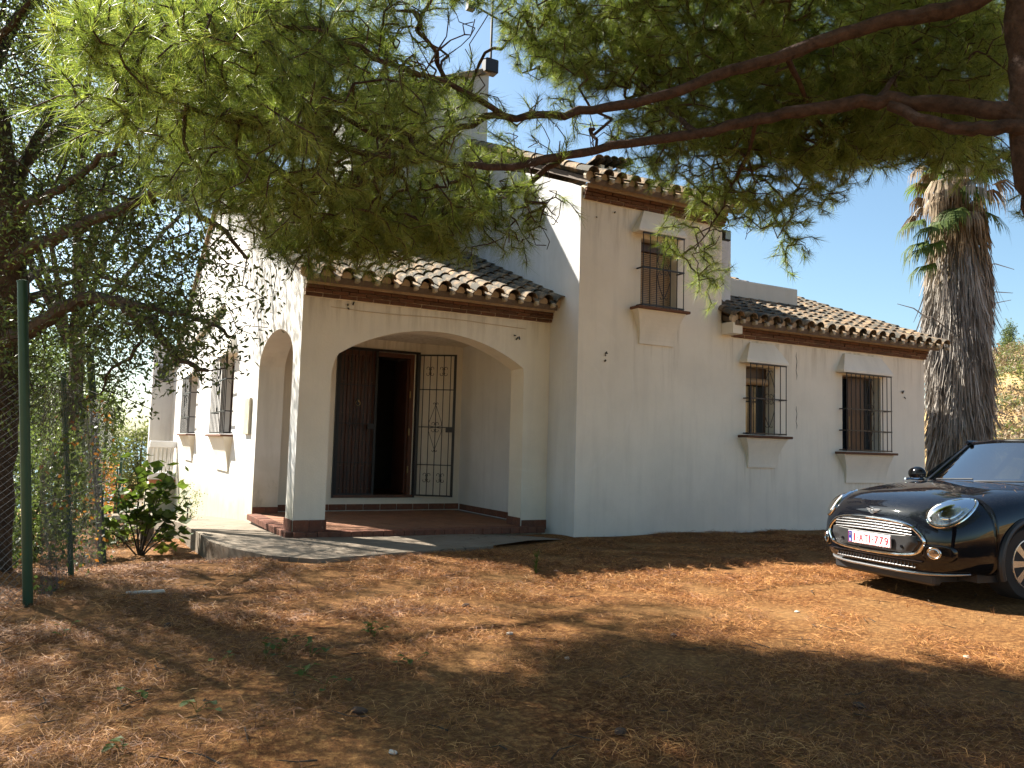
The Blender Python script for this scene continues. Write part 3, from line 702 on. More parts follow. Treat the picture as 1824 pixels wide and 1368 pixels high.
for zz in (1.05, 1.6, 2.2, 2.9, .55):
    for i in range(5):
        c = Vector((x0+.17+.16*i, fy-.0, zz)); MB().tube([c+Vector((0, .006, 0)), c-Vector((0, .012, 0)), c-Vector((0, .018, 0))], [.018, .016, .004], 8).build('stud', M['brass'], dl, smooth=True, scale=S)
kn = MB(); c = Vector((x0+.50, fy-.03, 2.42)); kn.tube([c+Vector((.05*sin(a), 0, .05*cos(a))) for a in np.linspace(0, 2*pi, 17)], .010, 6, cap=False); kn.box((c.x-.03, c.y-.0, c.z+.03), (c.x+.03, c.y+.035, c.z+.08))
kn.build('knocker', M['brass'], dl, scale=S)
# open leaf swung into the hall
op = MB().box((x1-.13, fy+.12, z0+.08), (x1-.09, fy+.92, z1-.11)).build('door', M['wood'], house, scale=S)
# iron security gate: fixed closed leaf at left, swung-out leaf at right
def gate_leaf(W, H, closed):
    g = MB(); t = .035
    g.box((0, -.02, 0), (.055, .02, H)); g.box((W-.055, -.02, 0), (W, .02, H)); g.box((.055, -.016, 0), (W-.055, .016, .035)); g.box((.055, -.016, H-.035), (W-.055, .016, H))
    for q in (.22, .485, .75): g.box((.055, -.012, H*q-.01), (W-.055, .012, H*q+.01))
    o = g.build('security_gate', M['iron'], house, scale=S)
    n = 5
    for i in range(n):
        x = .055+(W-.11)*(i+.5)/n
        MB().tube([(x, 0, .03), (x, 0, H-.03)], .011, 6).build('bar', M['iron'], o, scale=S)
    sc = MB(); dx = (W-.11)/n
    def curl(cx, cz, sx, sz, r=.034): sc.tube([(cx+cos(a)*r*sx, -.016, cz+sin(a)*r*sz) for a in np.linspace(-.6, 4.2, 10)], .007, 4)
    for zc in (H*.13, H*.88):
        for k_ in (1, 3):
            xx = .055+dx*(k_+.5)
            for sx in (-1, 1):
                for sz in (-1, 1): curl(xx+sx*.05, zc+sz*.065, sx, sz)
                sc.tube([(xx+sx*.016, -.016, zc-.07), (xx+sx*.016, -.016, zc+.07)], .006, 4)
    xc = W/2; zc = H*.485
    for sx in (-1, 1):
        for sz in (-1, 1):
            sc.tube([(xc, -.016, zc+sz*H*.16), (xc+sx*dx*.95, -.016, zc+sz*.09), (xc+sx*dx*.9, -.016, zc+sz*.03), (xc, -.016, zc)], .007, 4)
            curl(xc+sx*.045, zc+sz*.075, sx, sz); curl(xc+sx*.035, zc+sz*H*.165, sx, sz, .022)
    sc.build('scroll', M['iron'], o, scale=S, kind='stuff')
    MB().box((W-.20, -.03, H*.45), (W-.05, .03, H*.45+.12)).build('lock_box', M['iron'], o, scale=S)
    return o
gl = gate_leaf(.90, 3.20, True); gl.location = (x0*S, (YD-.03)*S, (z0+.06)*S)
gr = gate_leaf(.90, 3.20, False)
hx = Vector(((x1+.03)*S, (YD-.05)*S, (z0+.04)*S)); gr.location = hx; gr.rotation_euler = (0, 0, radians(-38))
gf = MB().box((x0-.03, YD-.05, z1+.0), (x1+.08, YD+.03, z1+.05)).box((x0-.03, YD-.05, z0), (x0+.01, YD+.03, z1)).box((x1, YD-.05, z0), (x1+.05, YD+.03, z1)).build('gate_frame', M['iron'], house, scale=S)
# wall fixings
MB().box((XL-.06, 17.1, 1.66), (XL+.0, 17.7, 2.42), .01).build('wall_panel', simple('yellowed_plastic', (0.52, 0.47, 0.36), 0.5), house, scale=S, label='yellowed narrow panel on the sunlit wall')
def anchor(x, z, y=YF, n=3, s=.05):
    mb = MB()
    for i in range(n):
        a = Vector((x+random.uniform(-s, s), y-.004, z+random.uniform(-s, s))); mb.tube([a, a+Vector((random.uniform(-s, s), -.03, random.uniform(-s, s)))], .012, 5)
    mb.build('rusty_anchor', M['iron'], house, scale=S)
anchor(8.42, 3.33); anchor(8.42, 3.2, n=2, s=.02); anchor(16.85, 3.05, n=3, s=.09); anchor(8.15, 5.85, n=1, s=.02); anchor(8.55, 6.0, n=1, s=.02); anchor(3.9, 3.86, YP, 3, .07); anchor(7.1, 3.62, YP, 3, .06); anchor(15.0-.5, .05, n=2, s=.04)
for zz0, zz1 in ((3.15, 3.75), (2.1, 2.6)):
    MB().tube([(13.36+.015*sin(k_*2.1), YF-.001, zz0+(zz1-zz0)*k_/6) for k_ in range(7)], [.001, .006, .004, .008, .004, .006, .001], 4).build('crack', M['iron'], house, scale=S)
# thin cable sagging under the porch eave
MB().tube([(3.55+.62*i, YP-.012, 3.80-.02*sin(i*1.3)) for i in range(7)], .006, 5).build('cable', simple('painted_cable', (0.55, 0.45, 0.33), 0.7), house, scale=S)

# veranda at the far end of the left wall
vr = empty('veranda', parent=house)
MB().box((2.35, 34.0, -1.2), (XL, 34.5, 5.2), .01).box((2.3, 31.0, -1.5), (XL, 34.0, -.15)).build('veranda_pillar', M['wall_white'], vr, scale=S)
MB().box((2.32, 33.97, -.15), (2.6, 34.0-.002, .12)).box((2.25, 31.0, -.15), (XL-.002, 31.4, .05)).build('veranda_brick_base', M['pier_brick'], vr, scale=S)
MB().box((2.2, 31.05, 1.18), (XL-.002, 31.40, 1.42), .02).box((2.2, 31.08, .05), (XL-.002, 31.36, .30), .02).build('balustrade_rail', M['white_paint'], vr, scale=S)
for i in range(6):
    x = 2.3+i*.135; MB().tube([(x, 31.22, .3+z) for z in (0, .08, .25, .5, .7, .88)], [.05, .035, .06, .035, .03, .05], 8).build('baluster', M['white_paint'], vr, smooth=True, scale=S)
MB().box((2.55, 33.95, 3.75), (2.92, 33.998, 4.35)).build('veranda_opening', M['pane'], vr, scale=S)
# ------------------------------------------------------------------ things fixed on the house
ant = empty('antenna', (8.25*S, 17.0*S, 10.68*S), label='dark antenna mast with side arm on the tower corner', cat='antenna')
MB().tube([(0, 0, 0), (.01, 0, 2.4)], .026, 6).build('mast', M['iron'], ant)
MB().tube([(.12, 0, 1.10), (-.45, -.03, 1.22)], .022, 6).box((-.55, -.08, 1.10), (-.40, .05, 1.26)).build('arm', M['iron'], ant)
MB().box((-.14, -.1, -.06), (.14, .12, .22), .02).build('bracket_box', M['iron'], ant)
fl = empty('floodlight', (11.37*S, (YF-.0)*S, 6.0*S), label='small dark floodlight under the eave at the tall block corner', cat='floodlight')
fb = MB().box((-.075, -.02, -.10), (.075, .05, .07), .01).build('housing', M['iron'], fl)
MB().box((-.055, -.026, -.08), (.055, -.022, .05)).build('glass', simple('lamp_glass', (0.25, 0.30, 0.26), 0.1), fl)
MB().tube([(-.03, .03, .05), (-.11, .05, .10)], .012, 6).build('arm', M['iron'], fl)
# ------------------------------------------------------------------ vegetation helpers
def tubes_np(A, B, ra, rb, n=4):
    """independent tapered segments"""
    A = np.asarray(A, float); B = np.asarray(B, float); d = B-A; L = np.linalg.norm(d, axis=1, keepdims=True)+1e-9; d = d/L
    ref = np.where(np.abs(d[:, 2:3]) < .9, np.array([[0, 0, 1.]]), np.array([[1., 0, 0]]))
    u = np.cross(d, ref); u /= np.linalg.norm(u, axis=1, keepdims=True); v = np.cross(d, u)
    V = []; 
    for P, r in ((A, ra), (B, rb)):
        for k in range(n):
            a = 2*pi*k/n; V.append(P+(u*cos(a)+v*sin(a))*np.asarray(r)[:, None])
    V = np.stack(V, 1); m_ = len(A); base = np.arange(m_)[:, None]*2*n
    F = np.concatenate([np.stack([base[:, 0]+k, base[:, 0]+(k+1) % n, base[:, 0]+n+(k+1) % n, base[:, 0]+n+k], 1) for k in range(n)])
    return V.reshape(-1, 3), F
def grow(skel, targets, maxseg=.25, jitter=.05, sag=.06, rng=RNG, bias=None):
    """attach each target to the nearest node; returns nodes, parent index, tip indices"""
    nodes = list(map(np.array, skel[0])); par = list(skel[1]); 
    cap_ = len(nodes)+len(targets)*8; arr = np.empty((cap_, 3)); arr[:len(nodes)] = nodes; n = len(nodes)
    P = np.full(cap_, -1, int); P[:n] = par; tips = []
    D = np.array([np.min(((arr[:n]-t)**2).sum(1)) for t in targets]); order = np.argsort(D)
    for ti in order:
        t = targets[ti]; d2 = ((arr[:n]-t)**2).sum(1); j = int(np.argmin(d2)); d = sqrt(d2[j])
        k = int(min(6, max(1, math.ceil(d/maxseg)))); prev = j; a = arr[j].copy()
        side = rng.normal(0, 1, 3)*jitter*d
        for i in range(1, k+1):
            f = i/k; p = a*(1-f)+t*f+side*sin(pi*f)*1.0+rng.normal(0, jitter*.35, 3)*(f < 1)*d/k
            p[2] += sin(pi*f)*sag*d
            arr[n] = p; P[n] = prev; prev = n; n += 1
        tips.append(n-1)
    return arr[:n], P[:n], np.array(tips)
def twig_mesh(name, nodes, P, nskel, r_tip, mat, parent, power=.5, rmax=.03, **k):
    n = len(nodes); w_ = np.zeros(n)
    child = np.zeros(n, int)
    for i in range(nskel, n): child[P[i]] += 1
    for i in range(n-1, nskel-1, -1):
        if w_[i] == 0: w_[i] = 1
        if P[i] >= nskel: w_[P[i]] += w_[i]
    idx = np.arange(nskel, n); r = np.minimum(r_tip*w_**power, rmax)
    pr = np.where(P[idx] >= nskel, r[P[idx]], r[idx]*1.15); pr = np.minimum(pr, r[idx]*1.6)
    V, F = tubes_np(nodes[P[idx]], nodes[idx], pr, r[idx], 4)
    return mesh_np(name, V, F, mat, parent, smooth=True, **k)
def limb_skel(paths, step=.18):
    """paths: list of (points, r0, r1); returns skeleton nodes+parents (independent chains)"""
    N_ = []; P = []
    for pts, r0, r1 in paths:
        last = -1
        for a, b in zip(pts, pts[1:]):
            a = np.array(a); b = np.array(b); k = max(1, int(np.linalg.norm(b-a)/step))
            for i in range(k): N_.append(a+(b-a)*i/k); P.append(last); last = len(N_)-1
        N_.append(np.array(pts[-1])); P.append(last)
    return N_, P
def smooth_path(pts, sub=5, wob=.0):
    pts = [Vector(p) for p in pts]; out = []
    ext = [pts[0]*2-pts[1]]+pts+[pts[-1]*2-pts[-2]]
    for i in range(1, len(ext)-2):
        p0, p1, p2, p3 = ext[i-1:i+3]
        for j in range(sub):
            t = j/sub
            q = .5*((2*p1)+(p2-p0)*t+(2*p0-5*p1+4*p2-p3)*t*t+(3*p1-p0-3*p2+p3)*t**3)
            if wob: q += Vector((random.gauss(0, wob), random.gauss(0, wob), random.gauss(0, wob)))
            out.append(q)
    out.append(pts[-1]); return out
def needles_np(pos, dirs, per, length, width, rng=RNG, spread=(.25, 1.05), back=.10):
    """thin curved triangles bursting from twig tips"""
    m_ = len(pos); n = m_*per
    P = np.repeat(pos, per, 0); D = np.repeat(dirs, per, 0)
    a = rng.uniform(0, 2*pi, n); s = rng.uniform(spread[0], spread[1], n)
    ref = np.where(np.abs(D[:, 2:3]) < .9, np.array([[0, 0, 1.]]), np.array([[1., 0, 0]]))
    u = np.cross(D, ref); u /= np.linalg.norm(u, axis=1, keepdims=True); v = np.cross(D, u)
    rad = u*np.cos(a)[:, None]+v*np.sin(a)[:, None]
    nd = D*np.cos(s)[:, None]+rad*np.sin(s)[:, None]
    L = length*rng.uniform(.65, 1.15, n)[:, None]
    o = P-D*(rng.uniform(0, 1, n)**1.3*back)[:, None]
    tip = o+nd*L; tip[:, 2] -= (L[:, 0]**2)*rng.uniform(.2, 1.6, n)
    w_ = np.cross(nd, rng.normal(0, 1, (n, 3))); w_ /= np.linalg.norm(w_, axis=1, keepdims=True); w_ *= width
    V = np.stack([o-w_*.5, o+w_*.5, tip], 1).reshape(-1, 3)
    return V, np.arange(n*3).reshape(-1, 3)
def leaves_np(pos, per, size, spread, rng=RNG, aspect=.42, droop=.4, dirs=None):
    n = len(pos)*per; c = np.repeat(pos, per, 0)+rng.normal(0, spread, (n, 3))
    d = rng.normal(0, 1, (n, 3)); d[:, 2] -= droop
    if dirs is not None: d += np.repeat(dirs, per, 0)*.8
    d /= np.linalg.norm(d, axis=1, keepdims=True)
    s = np.cross(d, rng.normal(0, 1, (n, 3))); s /= np.linalg.norm(s, axis=1, keepdims=True)
    nn = np.cross(d, s)
    L = size*rng.uniform(.6, 1.25, n)[:, None]; W_ = L*aspect*.5
    V = np.stack([c, c+d*L*.45+s*W_+nn*L*.06, c+d*L, c+d*L*.45-s*W_+nn*L*.06], 1).reshape(-1, 3)
    b = np.arange(n)*4
    F = np.stack([b, b+1, b+2, b+3], 1); return V, F
def blob_pts(blobs, rng=RNG):
    """blobs: (px,py,rx,ry,d0,d1,n) in photo pixels and depth -> world points"""
    out = []
    for px, py, rx, ry, d0, d1, n in blobs:
        a = rng.uniform(0, 2*pi, n); r = np.sqrt(rng.uniform(0, 1, n)); d = rng.uniform(d0, d1, n)
        x = px+rx*r*np.cos(a); y = py+ry*r*np.sin(a)
        out.append(FW[None]*d[:, None]+RT[None]*((x-912)/F_PX*d)[:, None]-UP[None]*((y-684)/F_PX*d)[:, None]+np.array([0, 0, CAM_H]))
    return np.concatenate(out)
def clump(pts, k, sig, rng=RNG):
    """turn points into small clusters so that the foliage has light and dark clumps"""
    c = pts[rng.choice(len(pts), max(1, len(pts)//k), replace=False)]
    return np.concatenate([c+rng.normal(0, sig, c.shape) for _ in range(k)])

# ------------------------------------------------------------------ pine tree over the yard
pine_base = at(2010, 1240, 4.6); pine_base.z = 0
pine = empty('pine_tree', pine_base, label='big umbrella pine whose trunk and long limbs reach over the yard from the right', cat='tree')
def loc(o, par): o.location = -Vector(par.location); return o
DT = 5.0
tr_pts = [Vector((pine_base.x, pine_base.y, -.1)), at(2000, 900, 4.7), at(1955, 600, 4.85), at(1885, 400, DT), at(1850, 300, DT), at(1838, 200, DT), at(1832, 60, DT), at(1815, -120, DT), at(1780, -350, DT), at(1760, -650, DT)]
trk = smooth_path(tr_pts, 5, .006)
n_ = len(trk); MBt = MB().tube(trk, [.17-.08*i/n_+random.uniform(-.008, .008) for i in range(n_)], 14)
loc(MBt.build('trunk', M['pine_bark'], pine, smooth=True), pine)
limbs = [
 # (pixel path with depth, r0, r1)
 ([(1826, -70, 5.0), (1735, 2, 5.1), (1630, 30, 5.2), (1500, 62, 5.3), (1400, 98, 5.35), (1300, 128, 5.4), (1190, 168, 5.4), (1080, 190, 5.4), (985, 205, 5.35), (900, 206, 5.2), (820, 228, 5.0), (730, 290, 4.8), (640, 330, 4.7)], .082, .016),
 ([(1822, 205, 5.0), (1750, 192, 5.1), (1640, 186, 5.3), (1560, 180, 5.4), (1450, 196, 5.5), (1350, 212, 5.6), (1240, 235, 5.6), (1120, 255, 5.6), (1010, 275, 5.5), (930, 292, 5.3), (850, 300, 5.1), (760, 280, 4.8), (660, 235, 4.5), (560, 180, 4.2)], .080, .014),
 ([(1822, 225, 4.95), (1760, 228, 5.0), (1700, 226, 5.1), (1640, 210, 5.2), (1585, 188, 5.35)], .062, .045),
 ([(1010, 275, 5.5), (940, 320, 5.6), (870, 345, 5.8), (800, 360, 6.0), (720, 380, 6.1), (620, 400, 6.2)], .032, .010),
 ([(900, 206, 5.2), (800, 150, 4.8), (690, 110, 4.4), (580, 60, 4.0), (460, 40, 3.8), (330, 30, 3.6)], .026, .008),
 ([(730, 290, 4.8), (610, 260, 4.3), (480, 235, 4.0), (360, 200, 3.8), (250, 150, 3.6)], .024, .007),
 ([(1790, -60, 5.0), (1600, -90, 5.3), (1400, -60, 5.8), (1250, -30, 6.2), (1100, 20, 6.5), (980, 60, 6.7)], .07, .015),
 ([(1785, -200, 5.0), (1500, -330, 5.4), (1200, -380, 5.8), (900, -360, 6.0), (600, -300, 5.8), (350, -220, 5.4)], .085, .02),
 ([(1400, 98, 5.35), (1440, 190, 6.2), (1470, 260, 6.8), (1420, 330, 7.2), (1380, 390, 7.4)], .028, .007),
 ([(1560, 180, 5.4), (1620, 120, 6.3), (1660, 150, 7.0), (1640, 230, 7.4)], .028, .008),
 ([(1240, 235, 5.6), (1180, 190, 6.2), (1120, 130, 6.8), (1000, 110, 7.2), (930, 130, 7.4)], .028, .008),
 ([(1350, 212, 5.6), (1330, 280, 6.3), (1300, 330, 6.7), (1270, 400, 6.9), (1235, 440, 7.0)], .022, .006),
 ([(1780, -420, 5.0), (1900, -600, 4.2), (2100, -700, 3.4)], .08, .03),
 ([(1200, -380, 5.8), (1300, -500, 7.5), (1100, -420, 9.0)], .05, .015),
 ([(1400, -355, 5.5), (1200, -200, 7.0), (850, -100, 8.5), (450, -60, 9.3)], .05, .014),
 ([(1822, 160, 5.0), (1900, 200, 5.2), (1880, 300, 5.5), (1845, 345, 5.6)], .03, .01),
]
paths = []; lm = MB()
for a_ in ((0.0, 5.2), (-1.6, 2.6), (-2.2, -1.5), (1.2, -3.2), (4.2, -3.6), (7.0, -1.0), (8.0, 2.5)):
    j_ = Vector(tr_pts[-1]); e_ = Vector((a_[0], a_[1], 6.6)); p = smooth_path([j_-Vector((0, 0, .6)), (j_+e_)/2+Vector((0, 0, .35)), e_], 5, .01); n_ = len(p); paths.append((p, .07, .02))
    MB().tube(p, [.075-.055*i/(n_-1) for i in range(n_)], 8).build('limb', M['pine_bark'], pine, smooth=True)
for pts, r0, r1 in limbs:
    p = smooth_path([at(*q) for q in pts], 4, .008); n_ = len(p)
    paths.append((p, r0, r1))
    MB().tube(p, [.80*(r0+(r1-r0)*(i/(n_-1))**.8)*random.uniform(.93, 1.07) for i in range(n_)], 9).build('limb', M['pine_bark'], pine, smooth=True)
for o in pine.children:
    if o.name.startswith('limb'): loc(o, pine)
blobs = [
 # left, near and sunlit
 (300, 60, 170, 85, 3.2, 4.4, 150), (190, 75, 70, 70, 3.0, 3.6, 40), (420, 150, 190, 110, 3.4, 4.8, 230), (250, 170, 110, 90, 3.3, 4.2, 80),
 (560, 120, 190, 110, 3.8, 5.0, 170), (420, 270, 190, 90, 3.8, 5.2, 210), (600, 250, 200, 110, 4.0, 5.4, 240), (520, 360, 180, 70, 4.4, 5.8, 230),
 (700, 350, 170, 80, 4.8, 6.2, 230), (640, 430, 160, 38, 5.2, 6.2, 190), (840, 410, 110, 60, 5.4, 6.4, 110), (740, 190, 80, 60, 4.6, 5.6, 55), (830, 175, 50, 50, 4.8, 5.4, 30),
 (880, 330, 90, 60, 5.2, 6.0, 60), (650, 20, 130, 40, 4.2, 5.4, 55), (520, 20, 140, 50, 3.8, 4.8, 65), (930, 240, 60, 40, 5.2, 5.8, 25), (960, 370, 50, 60, 5.6, 6.2, 22),
 # deeper part of the crown on the left
 (430, 110, 170, 90, 5.6, 7.6, 230), (560, 260, 170, 100, 5.8, 7.4, 260), (380, 320, 110, 70, 5.4, 7.0, 130), (640, 160, 140, 110, 6.0, 7.5, 170), (730, 400, 120, 60, 5.6, 6.6, 150), (560, 420, 110, 40, 5.2, 6.4, 110), (800, 330, 70, 60, 5.8, 6.6, 60),
 # centre and right crown
 (960, 30, 90, 60, 5.8, 7.2, 170), (1080, 70, 150, 90, 5.8, 7.8, 600), (1250, 60, 170, 90, 6.0, 8.4, 900), (1450, 60, 190, 110, 5.8, 9.0, 1500), (1650, 90, 170, 130, 5.8, 9.0, 1700),
 (1300, 190, 170, 80, 6.0, 8.2, 800), (1480, 220, 160, 85, 6.0, 8.5, 1000), (1650, 215, 130, 60, 6.0, 8.5, 700), (1170, 230, 80, 45, 6.2, 7.2, 110), (1200, 290, 80, 30, 6.4, 7.2, 80),
 (1400, 320, 130, 60, 6.6, 7.6, 230), (1300, 350, 60, 40, 6.6, 7.4, 50), (1240, 415, 60, 45, 6.6, 7.2, 30), (1380, 410, 50, 50, 6.8, 7.6, 28), (1255, 510, 40, 20, 6.8, 7.2, 12), (1240, 465, 45, 30, 6.6, 7.2, 18),
 (1040, 150, 60, 50, 5.8, 6.8, 60), (1835, 300, 18, 70, 5.3, 5.9, 30), (1770, 130, 60, 100, 5.6, 7.5, 230), (1720, 280, 70, 35, 6.6, 7.6, 60),
 # crown above the frame, casting the shade of the foreground
 (400, 180, 170, 90, 6.6, 8.4, 480), (320, 90, 170, 80, 7.2, 9.0, 420), (720, 215, 90, 70, 6.6, 7.9, 130), (620, 90, 90, 50, 7.4, 8.8, 70), (650, -60, 430, 70, 8.0, 9.8, 800), (350, 30, 200, 90, 7.6, 9.2, 260), (1500, -150, 300, 120, 5.5, 8.5, 520), (1100, -180, 300, 120, 5.5, 8.5, 620), (700, -180, 260, 110, 4.8, 8.0, 620), (1300, -420, 420, 160, 5.5, 9.5, 420), (800, -400, 300, 130, 5.0, 8.5, 360), (350, -140, 180, 90, 3.8, 6.5, 150), (1800, -400, 300, 200, 4.0, 7.0, 200),
]
tg = blob_pts(blobs)
q_ = RNG.normal(0, 1, (8500, 3)); q_ /= np.linalg.norm(q_, axis=1, keepdims=True); q_ *= (RNG.uniform(.35, 1, 8500)**.5)[:, None]
q_ = q_*np.array([7.0, 6.0, 1.7])+np.array([2.6, .6, 6.4])            # crown overhead and behind the viewer
v_ = q_-np.array([0, 0, CAM_H]); dp_ = v_@FW; ax_ = np.abs(v_@RT/np.maximum(dp_, .01))*F_PX; ay_ = (v_@UP/np.maximum(dp_, .01))*F_PX
q_ = q_[(dp_ < .3) | (ax_ > 960) | (ay_ > 720)]; q_ = q_[q_[:, 2] > 4.6]
tg = np.concatenate([tg, q_])
bare = blob_pts([(900, 350, 100, 90, 5.4, 6.1, 90), (960, 390, 50, 70, 5.6, 6.1, 30), (790, 90, 120, 100, 4.6, 5.6, 60), (1000, 230, 110, 60, 5.3, 6.0, 50), (700, 380, 180, 90, 5.0, 6.2, 160), (560, 180, 220, 150, 3.8, 5.2, 120), (1330, 350, 110, 90, 6.4, 7.4, 60), (720, 300, 160, 60, 4.8, 5.8, 80)])
sel = clump(tg, 4, .085); tg = np.concatenate([sel, tg[RNG.choice(len(tg), len(tg)//3, replace=False)]])
sk_ = limb_skel(paths); nsk = len(sk_[0])
nt_ = len(tg); tg = np.concatenate([tg, bare]); nodes, P_, tips = grow(sk_, tg, .13, .13, .10)
V, F = None, None
o = twig_mesh('twigs', nodes, P_, nsk, .0034, M['pine_bark'], pine, .42, .016); loc(o, pine)
dirs = nodes[tips]-nodes[P_[tips]]; dirs /= np.linalg.norm(dirs, axis=1, keepdims=True)+1e-9; dirs[:, 2] += .15; dirs += RNG.normal(0, .22, dirs.shape); dirs /= np.linalg.norm(dirs, axis=1, keepdims=True)
isneed = np.array([np.min(((bare-nodes[t])**2).sum(1)) > 1e-8 for t in tips]); tips = tips[isneed]; dirs = dirs[isneed]
tp_ = nodes[tips]; v_ = tp_-np.array([0, 0, CAM_H]); dp_ = v_@FW
near_ = (dp_ > .3) & (dp_ < 7.2) & (np.abs(v_@RT/np.maximum(dp_, .01))*F_PX < 1000) & (np.abs(v_@UP/np.maximum(dp_, .01))*F_PX < 760)
Va, Fa = needles_np(tp_[near_], dirs[near_], 50, .122, .0026, back=.13)
Vb, Fb = needles_np(tp_[~near_], dirs[~near_], 56, .125, .0046, back=.14)
V = np.concatenate([Va, Vb]); F = np.concatenate([Fa, Fb+len(Va)])
o = mesh_np('crown', V, F, M['needle'], pine); loc(o, pine)
print('pine tips', len(tips), 'tris', len(F))

# ------------------------------------------------------------------ evergreen broadleaf tree at the left
ob = at(-30, 1050, 7.6); ob.z = float(gz(ob.x, ob.y))
oak = empty('evergreen_tree', ob, label='spreading dark evergreen tree with small leaves behind the wire fence', cat='tree')
opaths = []
ot = smooth_path([ob-Vector((0, 0, .2)), at(-20, 800, 7.5), at(5, 600, 7.4), at(12, 450, 7.3), at(5, 330, 7.2), at(-30, 150, 7.2), at(-20, -80, 7.1)], 5, .02)
n_ = len(ot); loc(MB().tube(ot, [.24-.14*i/n_ for i in range(n_)], 12).build('trunk', M['oak_bark'], oak, smooth=True), oak)
opaths.append((ot, .2, .1))
for pts, r0, r1 in [
 ([(10, 610, 7.4), (45, 590, 7.0), (100, 556, 6.6), (150, 532, 6.3), (200, 536, 6.0), (245, 560, 5.8), (285, 600, 5.6), (320, 640, 5.5), (370, 660, 5.4)], .075, .012),
 ([(200, 536, 6.0), (250, 545, 5.7), (310, 560, 5.4), (380, 580, 5.2), (410, 600, 5.1)], .03, .008),
 ([(12, 480, 7.3), (60, 440, 6.8), (120, 410, 6.3), (180, 388, 5.9), (240, 360, 5.5), (290, 345, 5.2), (380, 400, 5.0), (440, 460, 4.9)], .065, .010),
 ([(5, 400, 7.2), (60, 360, 6.6), (110, 335, 6.2), (170, 290, 5.8), (215, 255, 5.5)], .05, .012),
 ([(5, 420, 7.2), (40, 300, 7.4), (90, 200, 7.6), (130, 100, 7.8), (110, 30, 7.8)], .06, .012),
 ([(12, 540, 7.4), (80, 520, 8.2), (150, 500, 8.8), (220, 520, 9.0)], .05, .012),
 ([(-20, 100, 7.2), (40, 20, 6.8), (80, -60, 6.6)], .04, .012), ([(5, 330, 7.2), (120, 230, 8.2), (240, 200, 9.2), (340, 200, 10.0)], .07, .015), ([(-30, 150, 7.2), (60, 0, 8.2), (200, -80, 9.0), (260, -120, 9.5)], .07, .015),
 ([(12, 520, 7.4), (90, 480, 8.8), (200, 500, 10.4), (320, 540, 11.6)], .055, .012),
 ([(245, 560, 5.8), (240, 620, 5.7), (200, 660, 5.8), (180, 700, 5.9)], .018, .006)]:
    p = smooth_path([at(*q) for q in pts], 4, .012); n_ = len(p); opaths.append((p, r0, r1))
    loc(MB().tube(p, [r0+(r1-r0)*(i/(n_-1)) for i in range(n_)], 8).build('limb', M['oak_bark'], oak, smooth=True), oak)
ob_blobs = [
 (60, 100, 110, 110, 6.0, 8.2, 150), (40, 260, 120, 90, 6.0, 8.4, 160), (150, 250, 90, 110, 5.6, 7.6, 110), (110, 400, 130, 70, 5.8, 8.0, 130), (240, 330, 80, 60, 5.2, 6.4, 42),
 (200, 450, 110, 60, 5.4, 7.0, 85), (330, 440, 90, 50, 4.8, 5.8, 42), (420, 460, 50, 40, 4.7, 5.2, 9), (440, 490, 30, 30, 4.7, 5.0, 7), (90, 560, 110, 60, 6.2, 8.4, 130), (220, 600, 90, 50, 5.4, 6.8, 75), (320, 560, 80, 50, 5.0, 6.0, 50),
 (365, 600, 40, 50, 5.0, 5.6, 18), (335, 640, 40, 30, 5.2, 5.8, 16), (120, 660, 90, 40, 6.0, 8.0, 90), (30, 700, 60, 70, 6.6, 8.4, 80), (200, 690, 25, 25, 5.7, 6.2, 10), (300, 665, 18, 16, 5.6, 5.9, 6), (40, -60, 160, 80, 6.0, 8.5, 160), (-120, 300, 120, 300, 6.5, 9.0, 420), (250, 500, 60, 40, 5.2, 6.0, 26),
 (-140, -60, 160, 160, 5.5, 8.5, 260), (330, 190, 110, 90, 9.0, 10.8, 260), (150, 40, 150, 80, 7.5, 10.0, 170), (150, -150, 220, 110, 7.0, 10.5, 420), (320, 60, 120, 80, 8.0, 10.5, 260), (220, 330, 90, 60, 8.5, 10.0, 45), (60, -380, 260, 160, 6.5, 9.5, 400), (-330, 260, 230, 380, 6.0, 9.5, 1000), (-130, 230, 260, 150, 8.5, 11.0, 800), (-250, -200, 250, 250, 6.0, 9.5, 600), (130, 170, 90, 90, 6.8, 8.6, 80), (230, 450, 110, 80, 10.5, 12.5, 120), (150, 330, 110, 80, 10.0, 12.0, 90), (320, 540, 90, 60, 11.0, 12.4, 120), (230, 560, 80, 50, 10.5, 12.2, 110)]
tg = clump(blob_pts(ob_blobs), 3, .13)
sk_ = limb_skel(opaths); nsk = len(sk_[0]); nodes, P_, tips = grow(sk_, tg, .18, .10, .03)
loc(twig_mesh('twigs', nodes, P_, nsk, .0026, M['oak_bark'], oak, .45, .02), oak)
lp = nodes[tips]; V, F = leaves_np(np.concatenate([lp, (nodes[tips]+nodes[P_[tips]])/2]), 9, .050, .06, aspect=.38)
loc(mesh_np('crown', V, F, M['leaf'], oak), oak); print('oak leaves', len(F))

